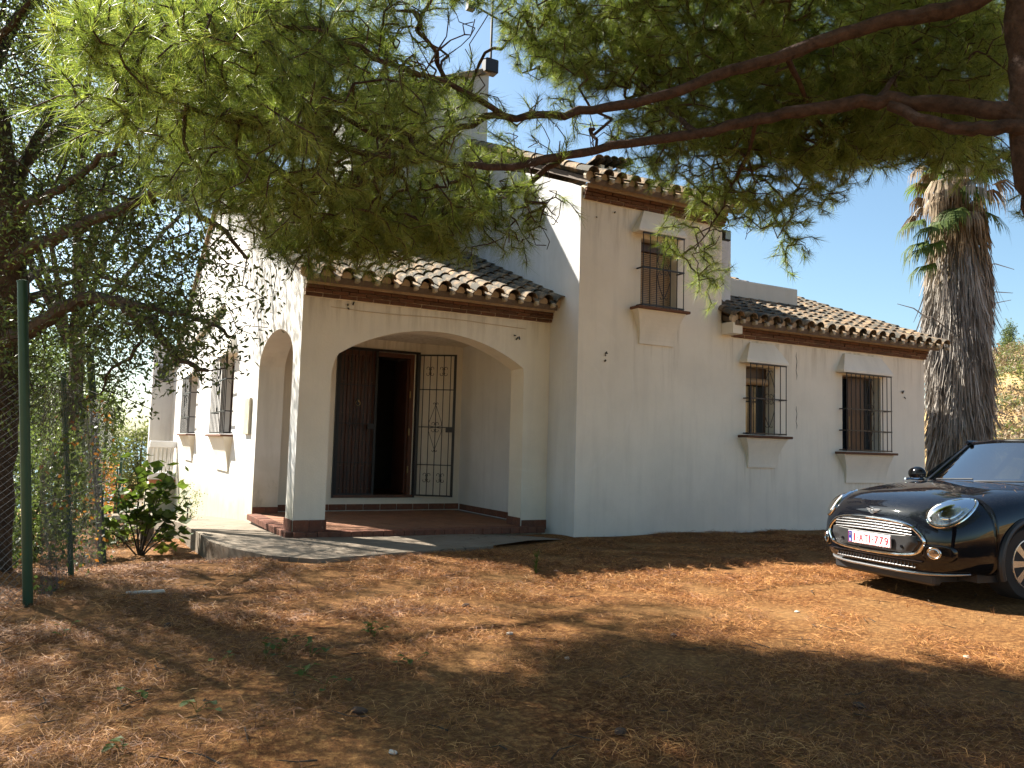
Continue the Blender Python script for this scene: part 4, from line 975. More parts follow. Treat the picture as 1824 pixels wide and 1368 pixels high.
# ------------------------------------------------------------------ fence
mpost = at(50, 1140, 5.72); mpost.z = 0
fence = empty('wire_fence', (mpost.x, mpost.y, 0), label='green post chain link fence overgrown with dry vines along the left edge', cat='fence')
def fpost(b, t, r, mat, capz=True):
    mb = MB().tube([b, t], r, 14)
    if capz: mb.tube([t, t+(t-b).normalized()*.012, t+(t-b).normalized()*.02], [r*1.12, r*1.12, r*.5], 14)
    return loc(mb.build('post', mat, fence, smooth=True), fence)
A = at(50, 1140, 5.72); B = at(182, 1000, 8.8)
posts = []
for (px, pyb, d, pt, pyt, r, mt) in ((51, 1148, 5.72, 40, 503, .034, 'green_metal'), (183, 1003, 8.8, 160, 624, .040, 'dark_post'), (150, 940, 13.0, 144, 685, .035, 'dark_post'), (128, 1060, 7.2, 113, 668, .024, 'green_metal')):
    b = at(px, pyb, d); t = at(pt, pyt, d); posts.append((b, t)); fpost(b, t, r, M[mt])
def wire_panel(p0, p1, z0a, z0b, ha, hb_, cell=.056):
    """woven diagonal wires between two ground points; returns tube segments"""
    p0 = np.array(p0); p1 = np.array(p1); L = np.linalg.norm(p1[:2]-p0[:2]); H = max(ha, hb_)
    n = int((L+H)/cell); SA = []; SB = []
    for s in (1, -1):
        for i in range(n+1):
            c = i*cell-(H if s == 1 else 0); pts = []
            K = 26
            for j in range(K+1):
                h = H*j/K; u = c+s*h if s == 1 else c-h
                if s == -1: u = c-h
                zz = math.sin(j*1.9+i)*.004
                if 0 <= u <= L:
                    f = u/L; hh = ha+(hb_-ha)*f
                    if h <= hh: pts.append((p0[0]+(p1[0]-p0[0])*f+zz+.03*sin(f*9+h*3), p0[1]+(p1[1]-p0[1])*f+zz, z0a+(z0b-z0a)*f+h)); continue
                pts.append(None)
            for a, b in zip(pts, pts[1:]):
                if a and b: SA.append(a); SB.append(b)
    return SA, SB
b0, b1 = posts[0][0], posts[1][0]
SA, SB = wire_panel((b0.x, b0.y, 0), (b1.x, b1.y, 0), b0.z-.02, b1.z-.05, 1.98, 1.80)
SA2, SB2 = wire_panel((b0.x-2.4, b0.y+.25, 0), (b0.x, b0.y, 0), b0.z-.05, b0.z-.02, 1.90, 1.98)
b2 = posts[2][0]
SA3, SB3 = wire_panel((b1.x, b1.y, 0), (b2.x-.1, b2.y, 0), b1.z-.05, b2.z, 1.8, 1.7, .09)
SA = np.array(SA+SA2); SB = np.array(SB+SB2)
V, F = tubes_np(SA, SB, np.full(len(SA), .0016), np.full(len(SA), .0016), 3)
loc(mesh_np('wire_mesh', V, F, M['wire'], fence), fence)
for za, zb, (q0, q1) in ((1.97, 1.80, (b0, b1)), (1.0, .9, (b0, b1))):
    loc(MB().tube([q0+Vector((0, 0, za)), (q0+q1)/2+Vector((0, 0, (za+zb)/2-.02)), q1+Vector((0, 0, zb))], .0025, 4).build('strand', M['wire'], fence), fence)
# vines on the fence (loose climber leaves)
n = 170; f = RNG.uniform(.03, 1, n); h = RNG.uniform(0, 1, n)**1.1*1.75
base = np.array(b0)*(1-f)[:, None]+np.array(b1)*f[:, None]; base[:, 2] += h; base[:, :2] += RNG.normal(0, .05, (n, 2))
V, F = leaves_np(base, 6, .045, .05, aspect=.75)
mi = (RNG.uniform(0, 1, len(F)) < .22).astype(int)
mesh_np('climbing_vine', V, F, [M['leaf'], M['dry_leaf']], mi=mi, kind='stuff', label='tangle of green and rusty vine leaves on the wire fence')
# hedge and scrub behind the fence
def bush(name, c, r, n, size, mat, label, cat='bush', stems=5, asp=.5, group=None, flat=.8):
    c = Vector(c); e = empty(name, c, label=label, cat=cat, group=group)
    u = RNG.normal(0, 1, (n, 3)); u /= np.linalg.norm(u, axis=1, keepdims=True); u *= (RNG.uniform(.25, 1, n)**.5)[:, None]
    lump = 1+.22*np.sin(u[:, 0]*7+c.x)*np.cos(u[:, 2]*6+c.y)
    p = u*np.array(r)*lump[:, None]; p[:, 2] += r[2]*flat
    p = p[p[:, 2] > .02]
    p = clump(p, 3, min(r)*.09) if len(p) > 30 else p
    V, F = leaves_np(p, 5, size, size*1.1, aspect=asp)
    mesh_np('foliage', V, F, mat, e)
    mb = MB()
    for i in range(stems):
        a = random.uniform(0, 6.28); t = Vector((cos(a)*r[0]*.5, sin(a)*r[1]*.5, r[2]*random.uniform(.8, 1.4)))
        mb.tube([(0, 0, -.1), t*.5+Vector((random.uniform(-.1, .1), random.uniform(-.1, .1), 0)), t], [.03*min(r)+.006, .02*min(r)+.004, .004], 5)
    mb.build('stem', M['oak_bark'], e); return e
def gpt(px, py, d, dz=0): p = at(px, py, d); p.z = float(gz(p.x, p.y))+dz; return p
bush('shrub', gpt(-60, 900, 8.6), (.95, .8, 1.0), 1300, .06, M['leaf'], 'dense dark shrub behind the fence beside the evergreen trunk')
bush('shrub', gpt(60, 900, 10.0), (.75, .7, 1.0), 1400, .06, M['leaf'], 'broad dark green shrub seen through the wire mesh')
bush('shrub', gpt(35, 800, 11.5), (1.1, .8, 1.25), 800, .06, M['leaf'], 'dull green shrub showing above the fence scrub')
bush('shrub', gpt(110, 900, 12.5), (.6, .7, 1.1), 700, .06, M['leaf'], 'dark shrub just behind the far fence posts')
bush('shrub', gpt(100, 800, 17), (.8, .8, 1.7), 500, .07, M['leaf'], 'tall narrow green shrub between fence and gate')
bush('shrub', gpt(180, 860, 24.9), (.55, .6, 1.0), 350, .10, M['dry_leaf'], 'shrub with orange autumn leaves behind the green gate')
# leafy plant with woody stems in front of the path
pb = gpt(250, 975, 10.6, .0)
plant = empty('potted_style_shrub', pb, label='large-leaved green plant with bare woody stems at the path corner', cat='plant'); plant.name = 'large_leaved_plant'
stems = []; mb = MB()
for (tx, tz, ty) in ((-.75, .55, .0), (-.42, 1.05, .1), (-.12, .62, -.1), (.05, 1.15, .1), (.30, 1.0, 0), (.42, .55, -.1), (.62, .85, .1), (.15, .8, -.15), (-.2, 1.25, .1), (.5, .3, 0), (.35, 1.2, .05)):
    e = Vector((tx*.9, ty, tz)); p = smooth_path([(0, 0, -.05), e*.35+Vector((0, 0, .02)), e*.7+Vector((random.uniform(-.08, .08), 0, .03)), e], 3); mb.tube(p, [.013-.010*i/(len(p)-1) for i in range(len(p))], 6); stems.append(e)
mb.build('stem', M['oak_bark'], plant, smooth=True)
lv = []; fc = []
for e in stems:
    for k in range(24):
        c = e*random.uniform(.45, 1.05)+Vector((random.gauss(0, .10), random.gauss(0, .10), random.gauss(0, .08)))
        r = random.uniform(.045, .10); nrm = Vector((random.gauss(0, .7), random.gauss(0, .7), 1)).normalized(); u = nrm.orthogonal().normalized(); v = nrm.cross(u)
        b = len(lv); lv.append(c)
        for i in range(8):
            a = 2*pi*i/8; rr = r*(1 if i % 2 else .82)*(.5 if i == 0 else 1); lv.append(c+(u*cos(a)+v*sin(a))*rr+nrm*rr*.25)
        fc += [(b, b+1+i, b+1+(i+1) % 8) for i in range(8)]
mesh('foliage', lv, fc, M['leaf_light'], plant)
bush('weed', gpt(215, 960, 11.6), (.28, .28, .22), 90, .05, M['leaf_light'], 'low yellow green weed beside the plant with woody stems', stems=3)
bush('creeper', gpt(335, 900, 14.2, .2), (.22, .3, .42), 120, .035, M['leaf_light'], 'thin creeper growing against the stained white wall base', stems=3)
# ------------------------------------------------------------------ far left: pier, gate, block wall, trees
pz = float(gz(1.2, 26.0))
pr = gpt(217, 886, 25.0)
pier = empty('brick_pier', pr, label='short orange brick gate pier with flat cap', cat='pier')
core = MB().box((-.19, -.19, -.3), (.19, .19, .90)).build('mortar_core', M['mortar'], pier)
pbk = None
for k in range(11):
    for q in range(4):
        a = q*pi/2; w2 = .21
        for s in (-1, 1):
            if pbk is None: ob_ = MB().box((-.094, -.05, -.034), (.094, .05, .034), .004).build('brick', M['pier_brick'], core); pbk = ob_.data
            else: ob_ = obj('brick', pbk, core)
            off = s*.098+(.04 if k % 2 else -.04)*0; c_ = Matrix.Rotation(a, 3, 'Z') @ Vector((off, -w2+.045, .05+k*.078))
            ob_.location = c_; ob_.rotation_euler = (0, 0, a)
MB().box((-.25, -.25, .90), (.25, .25, .97), .01).build('cap', M['pier_brick'], pier)
gate = empty('garden_gate', gpt(212, 885, 24.6), label='open green tubular garden gate beside the brick pier', cat='gate')
g0 = Vector((-.0, 0, 0)); Wg = .75
MB().tube([(0, 0, -.2), (0, 0, 1.95)], .045, 10).build('post', M['green_metal'], gate, smooth=True)
MB().tube([(-.09, 0, .1), (-.09, 0, 1.6), (-.09-Wg, .1, 1.6), (-.09-Wg, .1, .1), (-.09, 0, .1)], .028, 8).build('frame', M['green_metal'], gate)
MB().tube([(-.09, 0, .62), (-.09-Wg, .1, .62)], .024, 8).build('crossbar', M['green_metal'], gate)
mb = MB()
for i in range(1, 9):
    mb.tube([(-.09-Wg*i/9, .1*i/9, .1), (-.09-Wg*i/9, .1*i/9, 1.6)], .005, 4)
for i in range(1, 13): mb.tube([(-.09, 0, .1+1.5*i/13), (-.09-Wg, .1, .1+1.5*i/13)], .004, 4)
mb.build('wire_mesh', M['wire'], gate)
# openwork concrete block wall
wl = empty('block_wall', gpt(275, 880, 26.5), label='low white openwork block wall beyond the path end', cat='wall')
MB().box((-1.0, -.08, -.3), (.75, .08, .05)).build('footing', M['mortar'], wl); MB().box((-1.0, -.10, .66), (.75, .10, .72)).build('coping', M['concrete'], wl)
bm_ = None
for i in range(6):
    for j in range(2):
        if bm_ is None:
            mb = MB(); w_ = .285
            mb.box((-w_/2, -.05, -w_/2), (-w_/2+.03, .05, w_/2)).box((w_/2-.03, -.05, -w_/2), (w_/2, .05, w_/2)).box((-w_/2+.03, -.05, -w_/2), (w_/2-.03, .05, -w_/2+.03)).box((-w_/2+.03, -.05, w_/2-.03), (w_/2-.03, .05, w_/2))
            for a0 in (0, pi/2, pi, 3*pi/2): mb.tube([((.142*cos(a0))+cos(a0+pi+t)*.105, 0, .142*sin(a0)+sin(a0+pi+t)*.105) for t in np.linspace(-1.2, 1.2, 7)], .016, 4)
            o_ = mb.build('openwork_block', M['white_paint'], wl); bm_ = o_.data
        else: o_ = obj('openwork_block', bm_, wl)
        o_.location = (-.83+i*.29, 0, .21+j*.30)
# two pale slabs and a low bench slab on the way to the gate
for k_, (px, py, d, sx, sy) in enumerate(((220, 897, 19, .55, 2.4), (222, 915, 15.5, .45, .8))):
    p = gpt(px, py, d); MB().box((p.x-sx, p.y-sy, p.z-.1), (p.x+sx, p.y+sy, p.z+.10+.05*k_), .02).build('path', M['concrete'], kind='structure', label='pale concrete slab leading to the gate')
tb = empty('stone_bench', gpt(242, 905, 12.6), label='low slab bench on stub legs behind the woody plant', cat='bench')
MB().box((-.32, -.5, .30), (.30, .5, .37), .015).build('seat', M['concrete'], tb); MB().box((-.25, -.4, -.1), (-.1, .4, .30)).build('leg', M['concrete'], tb); MB().box((.1, -.4, -.1), (.25, .4, .30)).build('leg', M['concrete'], tb)
def tree(name, base, h, r, n, size, mat, label, asp=.35, trunk_r=.15, group=None, per=6, cone=False, cz=.6, rz=.42):
    base = Vector(base); e = empty(name, base, label=label, cat='tree', group=group)
    t = smooth_path([(0, 0, -.3), (.05*h*.3, 0, h*.3), (0, .03*h, h*.6), (.02, 0, h*.9)], 4); MB().tube(t, [trunk_r*(1-.8*i/(len(t)-1)) for i in range(len(t))], 8).build('trunk', M['oak_bark'], e, smooth=True)
    lm_ = MB()
    u = RNG.normal(0, 1, (n, 3)); u /= np.linalg.norm(u, axis=1, keepdims=True); u *= (RNG.uniform(.3, 1, n)**.5)[:, None]
    if cone:
        zz = RNG.uniform(0.04, 1, n); a = RNG.uniform(0, 2*pi, n); rr = r*np.minimum(1, (1-zz)*1.25+.03)*np.minimum(1, zz*5)*np.sqrt(RNG.uniform(.3, 1, n)); p = np.stack([np.cos(a)*rr, np.sin(a)*rr, zz*h], 1)
    else:
        k = 1+.25*np.sin(u[:, 0]*5+base.x)*np.cos(u[:, 2]*6+u[:, 1]*4); p = u*np.array([r, r, h*rz])*k[:, None]; p[:, 2] += h*cz
        for i in range(9):
            q = p[RNG.integers(len(p))]; lm_.tube([(0, 0, h*.35), Vector(q)*.5+Vector((0, 0, h*.2)), Vector(q)], [trunk_r*.4, trunk_r*.25, .01], 5)
        lm_.build('limb', M['oak_bark'], e)
    p = clump(p, 4, r*.07)
    V, F = leaves_np(p, per, size, size*1.2, aspect=asp); mesh_np('crown', V, F, mat, e); return e
tree('olive_tree', at(248, 862, 44)-Vector((0, 0, 2.2)), 5.6, 2.3, 1500, .22, M['leaf_olive'], 'pale round olive tree beyond the openwork wall', asp=.4)
tree('olive_tree', at(172, 830, 36)-Vector((0, 0, 1.5)), 5.3, .9, 600, .18, M['leaf_light'], 'light green tree rising behind the garden gate', asp=.4)
tree('evergreen_tree', at(105, 860, 13.2)-Vector((0, 0, 1.0)), 9.4, 2.7, 2600, .085, M['leaf'], 'tall evergreen tree rising behind the spreading one at the fence', asp=.42, trunk_r=.16, cz=.76, rz=.19)
tree('garden_tree', at(75, 800, 24)-Vector((0, 0, 1.5)), 5.2, 1.5, 1300, .13, M['leaf'], 'dark leafy tree beyond the fence scrub', asp=.45)
tree('garden_tree', at(-20, 800, 19)-Vector((0, 0, 1.5)), 5.0, 2.0, 1200, .12, M['leaf'], 'dark leafy tree at the left edge behind the shrubs', asp=.45)
tree('garden_tree', at(120, 800, 60)-Vector((0, 0, 2.5)), 7, 2.4, 800, .3, M['leaf_olive'], 'distant grey green tree near the sea horizon', asp=.45)
# ------------------------------------------------------------------ palm with skirt of dead fronds
pc_ = at(1704, 850, 16.8); pc_.z = 0
palm = empty('palm_tree', pc_, label='tall fan palm wrapped in a thick skirt of grey dead fronds behind the house corner', cat='tree')
H = 9.3
tp = [Vector((.0+.15*sin(z*.25), 0, z)) for z in np.linspace(-.2, H-1.0, 14)]
MB().tube(tp, [.28-.08*i/13 for i in range(14)], 16).build('trunk', M['palm_bark'], palm, smooth=True)
def skirt_strips(n, zlo, zhi, rfun, lmin, lmax, wd, rng=RNG):
    """hanging dead fronds: a bent rib that falls down and splits in ribbons"""
    V = []; F = []; b = 0
    for i in range(n):
        z = rng.uniform(zlo, zhi); a = rng.uniform(0, 2*pi); R = rfun(z)*rng.uniform(.82, 1.04)*(1+.10*sin(3*a+z*1.7)+.06*sin(7*a+z*3)); L = rng.uniform(lmin, lmax); w_ = wd*rng.uniform(.5, 1.5)
        ca, sa_ = cos(a), sin(a); tw_ = rng.uniform(-1.3, 1.3); flare = rng.uniform(-.02, .14) if rng.uniform() < .85 else rng.uniform(.15, .4)
        K = 4; pts = []
        for k in range(K+1):
            t = k/K; rr = R-.10*(1-t)**2+flare*t*t*L*.6; aa = a+rng.normal(0, .02)+.06*tw_*t
            zz = z-L*t; c = np.array([cos(aa)*rr, sin(aa)*rr, zz]); ww = w_*(1-.75*t**2)
            d = np.array([-sa_*cos(tw_)+ca*sin(tw_), ca*cos(tw_)+sa_*sin(tw_), 0])
            V += [c-d*ww*.5, c+d*ww*.5]
        F += [(b+2*k, b+2*k+1, b+2*k+3, b+2*k+2) for k in range(K)]; b += 2*(K+1)
    V = np.array(V); V[:, 0] += .15*np.sin(V[:, 2]*.25); V[:, 2] = np.maximum(V[:, 2], .05)
    return V, np.array(F)
def rf(z):
    zz = np.interp(z, [0.6, 1.2, 2.0, 3.2, 4.5, 5.6, 6.4, 7.0, 7.6], [.34, .44, .52, .56, .60, .62, .56, .42, .32]); return float(zz)
V, F = skirt_strips(13000, 1.5, 5.75, rf, .4, 1.3, .028); mesh_np('dead_frond_skirt', V, F, M['dead_frond'], palm)
V, F = skirt_strips(1500, .9, 2.2, rf, .3, .8, .05); mesh_np('tan_frond_skirt', V, F, M['dead_frond_tan'], palm)
V, F = skirt_strips(1100, 5.4, 7.0, rf, .35, .8, .035); mesh_np('tan_frond_skirt', V, F, M['dead_frond_tan'], palm)
def fan(e, c, d, petiole, r, mat, nseg=26, droop=.35, name='frond', spread=2.2):
    """one fan leaf: petiole and radiating drooping segments"""
    d = Vector(d).normalized(); side = d.cross(Vector((0, 0, 1))).normalized(); up = side.cross(d).normalized()
    h0 = Vector(c); h1 = h0+d*petiole+Vector((0, 0, -.06*petiole)); V = []; F = []
    s2 = side*.018; V += [h0-s2, h0+s2, h1+s2*.6, h1-s2*.6]; F.append((0, 1, 2, 3))
    for i in range(nseg):
        a = -spread/2+spread*i/(nseg-1); dr = d*cos(a)+side*sin(a); L = r*(1-.25*abs(a)/(spread/2))*random.uniform(.85, 1.08)
        b = len(V); w_ = .045
        perp = dr.cross(up).normalized()
        m1 = h1+dr*L*.5+up*.02; m2 = h1+dr*L*.8-Vector((0, 0, droop*L*.25)); tip = h1+dr*L*random.uniform(.85, .98)-Vector((0, 0, droop*L*random.uniform(.5, 1.1)))
        V += [h1, m1-perp*w_*.5, m1+perp*w_*.5, m2-perp*w_*.3, m2+perp*w_*.3, tip]
        F += [(b, b+1, b+2), (b+1, b+3, b+4, b+2), (b+3, b+5, b+4)]
    mesh(name, V, F, mat, e)
random.seed(3)
top = Vector((.12, 0, H-1.5))
for i in range(30):
    a = 2*pi*i*.618+random.uniform(-.2, .2); el = random.uniform(-.35, 1.2); dv = Vector((cos(a)*cos(el), sin(a)*cos(el), sin(el)))
    fan(palm, top+Vector((0, 0, random.uniform(-.4, .2))), dv, random.uniform(.45, .8), random.uniform(.6, .8), M['leaf_light'] if i % 3 else M['leaf'], droop=.5 if el < .4 else .25)
for i in range(26):
    a = random.uniform(0, 2*pi); el = random.uniform(-1.0, .25); dv = Vector((cos(a)*cos(el), sin(a)*cos(el), sin(el)))
    fan(palm, top+Vector((0, 0, random.uniform(-1.2, .1))), dv, random.uniform(.35, .75), random.uniform(.45, .65), M['dead_frond_tan'] if i % 2 else M['dead_frond'], droop=1.3, spread=1.6)
for (px, py, dz) in ((1580, 400, 0), (1600, 450, 0), (1635, 440, 0), (1690, 380, 0), (1720, 260, 0), (1760, 260, 0), (1680, 280, 0), (1590, 440, 0), (1612, 480, 0), (1625, 410, 0), (1745, 340, 0), (1790, 390, 0), (1660, 400, 0)):
    t_ = at(px, py, 16.6)-pc_; s_ = Vector((.1, -.1, t_.z+.5)); fan(palm, s_, t_-s_, (t_-s_).length*.55, .62, M['leaf_light'], droop=.8)
for k_ in range(7):      # broken stalks sticking out of the skirt
    a = random.choice((2.6, 2.9, 3.3, 5.8, 6.1, .3)); z = random.uniform(2.2, 5.6); p0 = Vector((cos(a)*.5, sin(a)*.5, z)); q = Vector((cos(a)*random.uniform(1.15, 1.6), sin(a)*1.1, z+random.uniform(-.1, .35)))
    MB().tube([p0, (p0+q)/2+Vector((0, 0, .08)), q], [.016, .012, .006], 5).build('stalk', M['dead_frond'], palm)
# ------------------------------------------------------------------ far right hill: cypresses and scrub
def hillpt(px, py, d): p = at(px, py, d); p.z = float(gz(p.x, p.y)); return p
for k_, (px, d, h, r) in enumerate(((1800, 150, 8.8, .95), (1795, 151, 7.6, .9), (1789, 152, 6.6, .85), (1812, 153, 4.5, .8))):
    tree('cypress_tree', hillpt(px, 655, d), h, r, 300, .42, M['leaf'], ['tallest dark cypress of the hilltop row', 'dark cypress just left of the tallest one on the hilltop', 'small cypress at the left end of the hilltop row', 'short cypress right of the tallest one on the hilltop'][k_], cone=True, group='cypresses on the hilltop')
for k_, (px, d, h, r, mt, lb) in enumerate(((1786, 145, 3.8, 2.6, 'dry_leaf', 'yellow leaved tree in front of the hilltop cypresses'), (1822, 143, 4.8, 2.8, 'leaf_olive', 'round olive green tree at the right end of the hilltop'), (1775, 148, 2.8, 2.3, 'leaf_olive', 'low grey green tree left of the hilltop cypresses'))):
    tree('hill_tree', hillpt(px, 655, d), h, r, 330, .5, M[mt], lb)
rs = np.random.default_rng(5); VV = []; FF = []; bb = 0
for i in range(420):
    px = rs.uniform(1745, 1900); d = rs.uniform(48, 142); p = at(px, 700, d); z = float(gz(p.x, p.y))
    r = rs.uniform(.35, 1.3); q = rs.normal(0, 1, (26, 3))*np.array([r*.6, r*.6, r*.28])+np.array([p.x, p.y, z+r*.25])
    V, F = leaves_np(q, 3, .30, .12, rs, .5); VV.append(V); FF.append(F+bb); bb += len(V)
F = np.concatenate(FF); mi = (np.repeat(rs.uniform(0, 1, 420) < .55, len(F)//420)).astype(int)
mesh_np('scrub', np.concatenate(VV), F, [M['leaf_olive'], M['dead_frond_tan']], mi=mi, kind='stuff', label='dry scrub and olive bushes dotting the sunny hillside')
# scrub at the foot of the palm
bush('shrub', Vector((pc_.x-.55, pc_.y-.6, 0)), (.5, .5, .55), 300, .06, M['leaf_light'], 'small yellow green shrub at the foot of the palm')
bush('shrub', Vector((pc_.x+1.3, pc_.y+.4, 0)), (.6, .6, .5), 300, .06, M['leaf_light'], 'low green shrub right of the palm foot')
# ------------------------------------------------------------------ needle litter and small things on the ground
def litter(n, xs, ys, L, wd, seed, dens=None):
    r = np.random.default_rng(seed); x = r.uniform(*xs, n); y = r.uniform(*ys, n)
    if dens is not None: k = r.uniform(0, 1, n) < dens(x, y); x, y = x[k], y[k]
    n = len(x); a = r.uniform(0, 2*pi, n); el = np.abs(r.normal(0, .22, n)); l = L*r.uniform(.5, 1.2, n)
    z = gz(x, y)+r.uniform(-.004, .022, n)
    d = np.stack([np.cos(a)*np.cos(el), np.sin(a)*np.cos(el), np.sin(el)], 1)
    p0 = np.stack([x, y, z], 1); mid = p0+d*(l*.5)[:, None]; bend = r.normal(0, .22, n); mid[:, 2] += l*.05
    s = np.stack([-np.sin(a), np.cos(a), r.normal(0, .4, n)], 1)*wd
    tip = p0+d*l[:, None]+np.stack([-np.sin(a), np.cos(a), np.zeros(n)], 1)*(bend*l)[:, None]; tip[:, 2] -= l*.12*r.uniform(0, 1, n)
    V = np.stack([p0-s*.5, p0+s*.5, mid+s*.5, mid-s*.5, tip], 1).reshape(-1, 3); b = np.arange(n)*5
    F = np.concatenate([np.stack([b, b+1, b+2], 1), np.stack([b, b+2, b+3], 1), np.stack([b+3, b+2, b+4], 1)]); return V, F
def yard(x, y):
    edge_y = np.interp(x, [-9, 1.3, 1.6, 2.2, 3.4, 4.5, 6.8, 9.7, 14, 30], [30, 30, 9.6, 8.5, 8.75, 9.05, 9.6, 9.78, 9.78, 9.78])+.10*np.sin(x*5)+.05*np.sin(x*13)
    clumps = .42+.58*np.sin(x*3.1+np.sin(y*2.3)*2)*np.sin(y*3.7+np.sin(x*1.9)*2)
    return (y < edge_y)*clumps*(1-.0*x)
allV = []; allF = []; bb = 0
for (n, xs, ys, L, wd, sd_) in ((190000, (-2.2, 5.6), (1.8, 6.0), .095, .0020, 1), (290000, (-2.5, 10.5), (5.6, 9.78), .10, .0028, 2), (40000, (-3, 2.2), (9.0, 14), .10, .003, 3), (26000, (9, 17), (5, 9.78), .10, .0035, 4)):
    V, F = litter(n, xs, ys, L, wd, sd_, yard); allV.append(V); allF.append(F+bb); bb += len(V)
mesh_np('pine_needle_litter', np.concatenate(allV), np.concatenate(allF), M['straw'], kind='stuff', label='thick litter of orange brown pine needles covering the yard')
# tufts of dry grass standing up
r = np.random.default_rng(9); n = 900; x = r.uniform(-1.5, 9, n); y = r.uniform(2.5, 9, n); k = yard(x, y) > .5; x, y = x[k], y[k]
pos = np.stack([x, y, gz(x, y)], 1); dd = np.tile([0, 0, 1.], (len(x), 1)); V, F = needles_np(pos, dd, 9, .085, .0022, r, (.1, 1.1), 0)
mesh_np('dry_grass', V, F, M['straw'], kind='stuff', label='short dry grass tufts in the needle litter')
# fallen twigs and bark bits
mb = MB(); random.seed(21)
for i in range(170):
    x = random.uniform(-1.2, 8.5); y = random.uniform(2.2, 8.8); z = float(gz(x, y)); a = random.uniform(0, 6.28); L = random.uniform(.05, .22)
    d_ = Vector((cos(a), sin(a), 0)); k_ = Vector((-sin(a), cos(a), 0))*random.uniform(-.25, .25)*L
    mb.tube([Vector((x, y, z+.014)), Vector((x, y, z+.02))+d_*L*.5+k_, Vector((x, y, z+.012+random.uniform(0, .02)))+d_*L], [.004, .003, .0015], 4)
mb.build('fallen_twigs', M['oak_bark'], kind='stuff', label='thin dark twigs fallen on the needle litter')
# ivy seedlings in the left foreground, weed in the sun patch
random.seed(11)
def sprig(px, py, d, n, size, label, mat='leaf_light', h=.08):
    p = gpt(px, py, d); e = empty('seedling', p, label=label, cat='plant', group='green seedlings in the needle litter')
    V = []; F = []
    mb = MB()
    for i in range(n):
        t = Vector((random.gauss(0, h*.7), random.gauss(0, h*.7), random.uniform(.3, 1)*h)); mb.tube([(0, 0, 0), t*.6+Vector((0, 0, .01)), t], .0016, 4)
        dr = Vector((random.gauss(0, 1), random.gauss(0, 1), random.uniform(-.4, .3))).normalized(); s = dr.cross(Vector((0, 0, 1))).normalized()*size*.36; b = len(V)
        V += [t, t+dr*size*.35+s+Vector((0, 0, .006)), t+dr*size*.75+s*.6, t+dr*size, t+dr*size*.75-s*.6, t+dr*size*.35-s+Vector((0, 0, .006))]; F += [(b, b+1, b+2, b+3), (b, b+3, b+4, b+5)]
    mesh('leaves', V, F, M[mat], e, kind='stuff'); mb.build('stem', M[mat], e)
def gd(py, px=900): # depth of the ground under a pixel
    v = FW+RT*((px-912)/F_PX)-UP*((py-684)/F_PX); return -CAM_H/v[2]
seeds = [(500, 1155, 8, 'tallest ivy seedling in the dappled foreground, with pale leaf undersides'), (472, 1172, 7, 'ivy seedling left of the tallest one in the foreground'), (552, 1168, 6, 'upright ivy seedling right of the tallest one'), (545, 1200, 5, 'ivy seedling just below the upright pair'),
 (580, 1222, 4, 'small ivy seedling lowest of the foreground cluster'), (732, 1182, 5, 'lone ivy seedling at the right end of the cluster'), (662, 1127, 14, 'bushy bright green seedling farthest from the viewer in the shade'), (120, 1140, 4, 'pair of ivy leaves at the foot of the green fence post'),
 (250, 1238, 3, 'three leaved seedling below the pale stick'), (350, 1262, 5, 'dark green seedling in the lower left shade'), (220, 1335, 5, 'green seedling nearest the bottom left corner'), (390, 1182, 3, 'tiny seedling between fence and the foreground cluster')]
for px, py, n, lb in seeds: sprig(px, py, gd(py, px), n, .05, lb, h=.075)
wd_ = empty('weed', gpt(954, 1022, gd(1022, 954)), label='lone bright green weed at the edge of the house shadow', cat='weed')
pos = np.array([[0, 0, z] for z in (0, .05, .1, .16)]); V, F = needles_np(pos, np.tile([0, 0, 1.], (4, 1)), 22, .10, .006, RNG, (.1, .9), 0); mesh_np('foliage', V, F, M['leaf_light'], wd_)
MB().tube([(0, 0, 0), (.01, 0, .12), (.03, 0, .24)], .003, 5).build('stem', M['leaf_light'], wd_)
def stone(px, py, s, mat, lb, name='stone', cat='stone'):
    p = gpt(px, py, gd(py, px)); bm = bmesh.new(); bmesh.ops.create_icosphere(bm, subdivisions=2, radius=s)
    for v in bm.verts: v.co = Vector((v.co.x*1.5, v.co.y, v.co.z*.6))*random.uniform(.85, 1.15)
    me = bpy.data.meshes.new(name); bm.to_mesh(me); bm.free(); me.materials.append(mat); o_ = obj(name, me, label=lb, cat=cat); o_.location = p+Vector((0, 0, s*.4)); o_.rotation_euler = (0, 0, random.uniform(0, 6))
paleM = simple('pale_stone', (.5, .45, .38), .9); coneM = simple('dark_cone', (.07, .04, .025), .9, bumps=.6)
stone(908, 1128, .018, paleM, 'small pale stone in the needle litter near the middle'); stone(1722, 1168, .020, paleM, 'small pale stone on the sunlit needles near the car')
for k_, (px, py, lb) in enumerate(((640, 1265, 'brown pine cone in the shade left of centre near the bottom'), (1105, 1300, 'brown pine cone near the bottom middle edge'), (1530, 1255, 'brown pine cone in the dark shade at lower right'), (830, 1075, 'brown pine cone between the weed and the ivy seedlings'), (300, 1120, 'brown pine cone just past the pale stick'))): stone(px, py, .026, coneM, lb, 'pine_cone', 'pine cone')
for k_, (px, py, lb) in enumerate(((1010, 1170, 'tiny grey stone at the rim of the tree shadow'), (1420, 1085, 'tiny grey stone on the bright needles left of the car'), (700, 1330, 'grey stone near the bottom edge left of centre'))): stone(px, py, .015, paleM, lb)
stone(1200, 1136, .024, coneM, 'dark pine cone on the edge of the tree shadow', 'pine_cone', 'pine cone'); stone(1292, 1118, .020, M['dry_leaf'], 'curled brown leaf on the sunlit needles', 'dry_leaf', 'leaf')
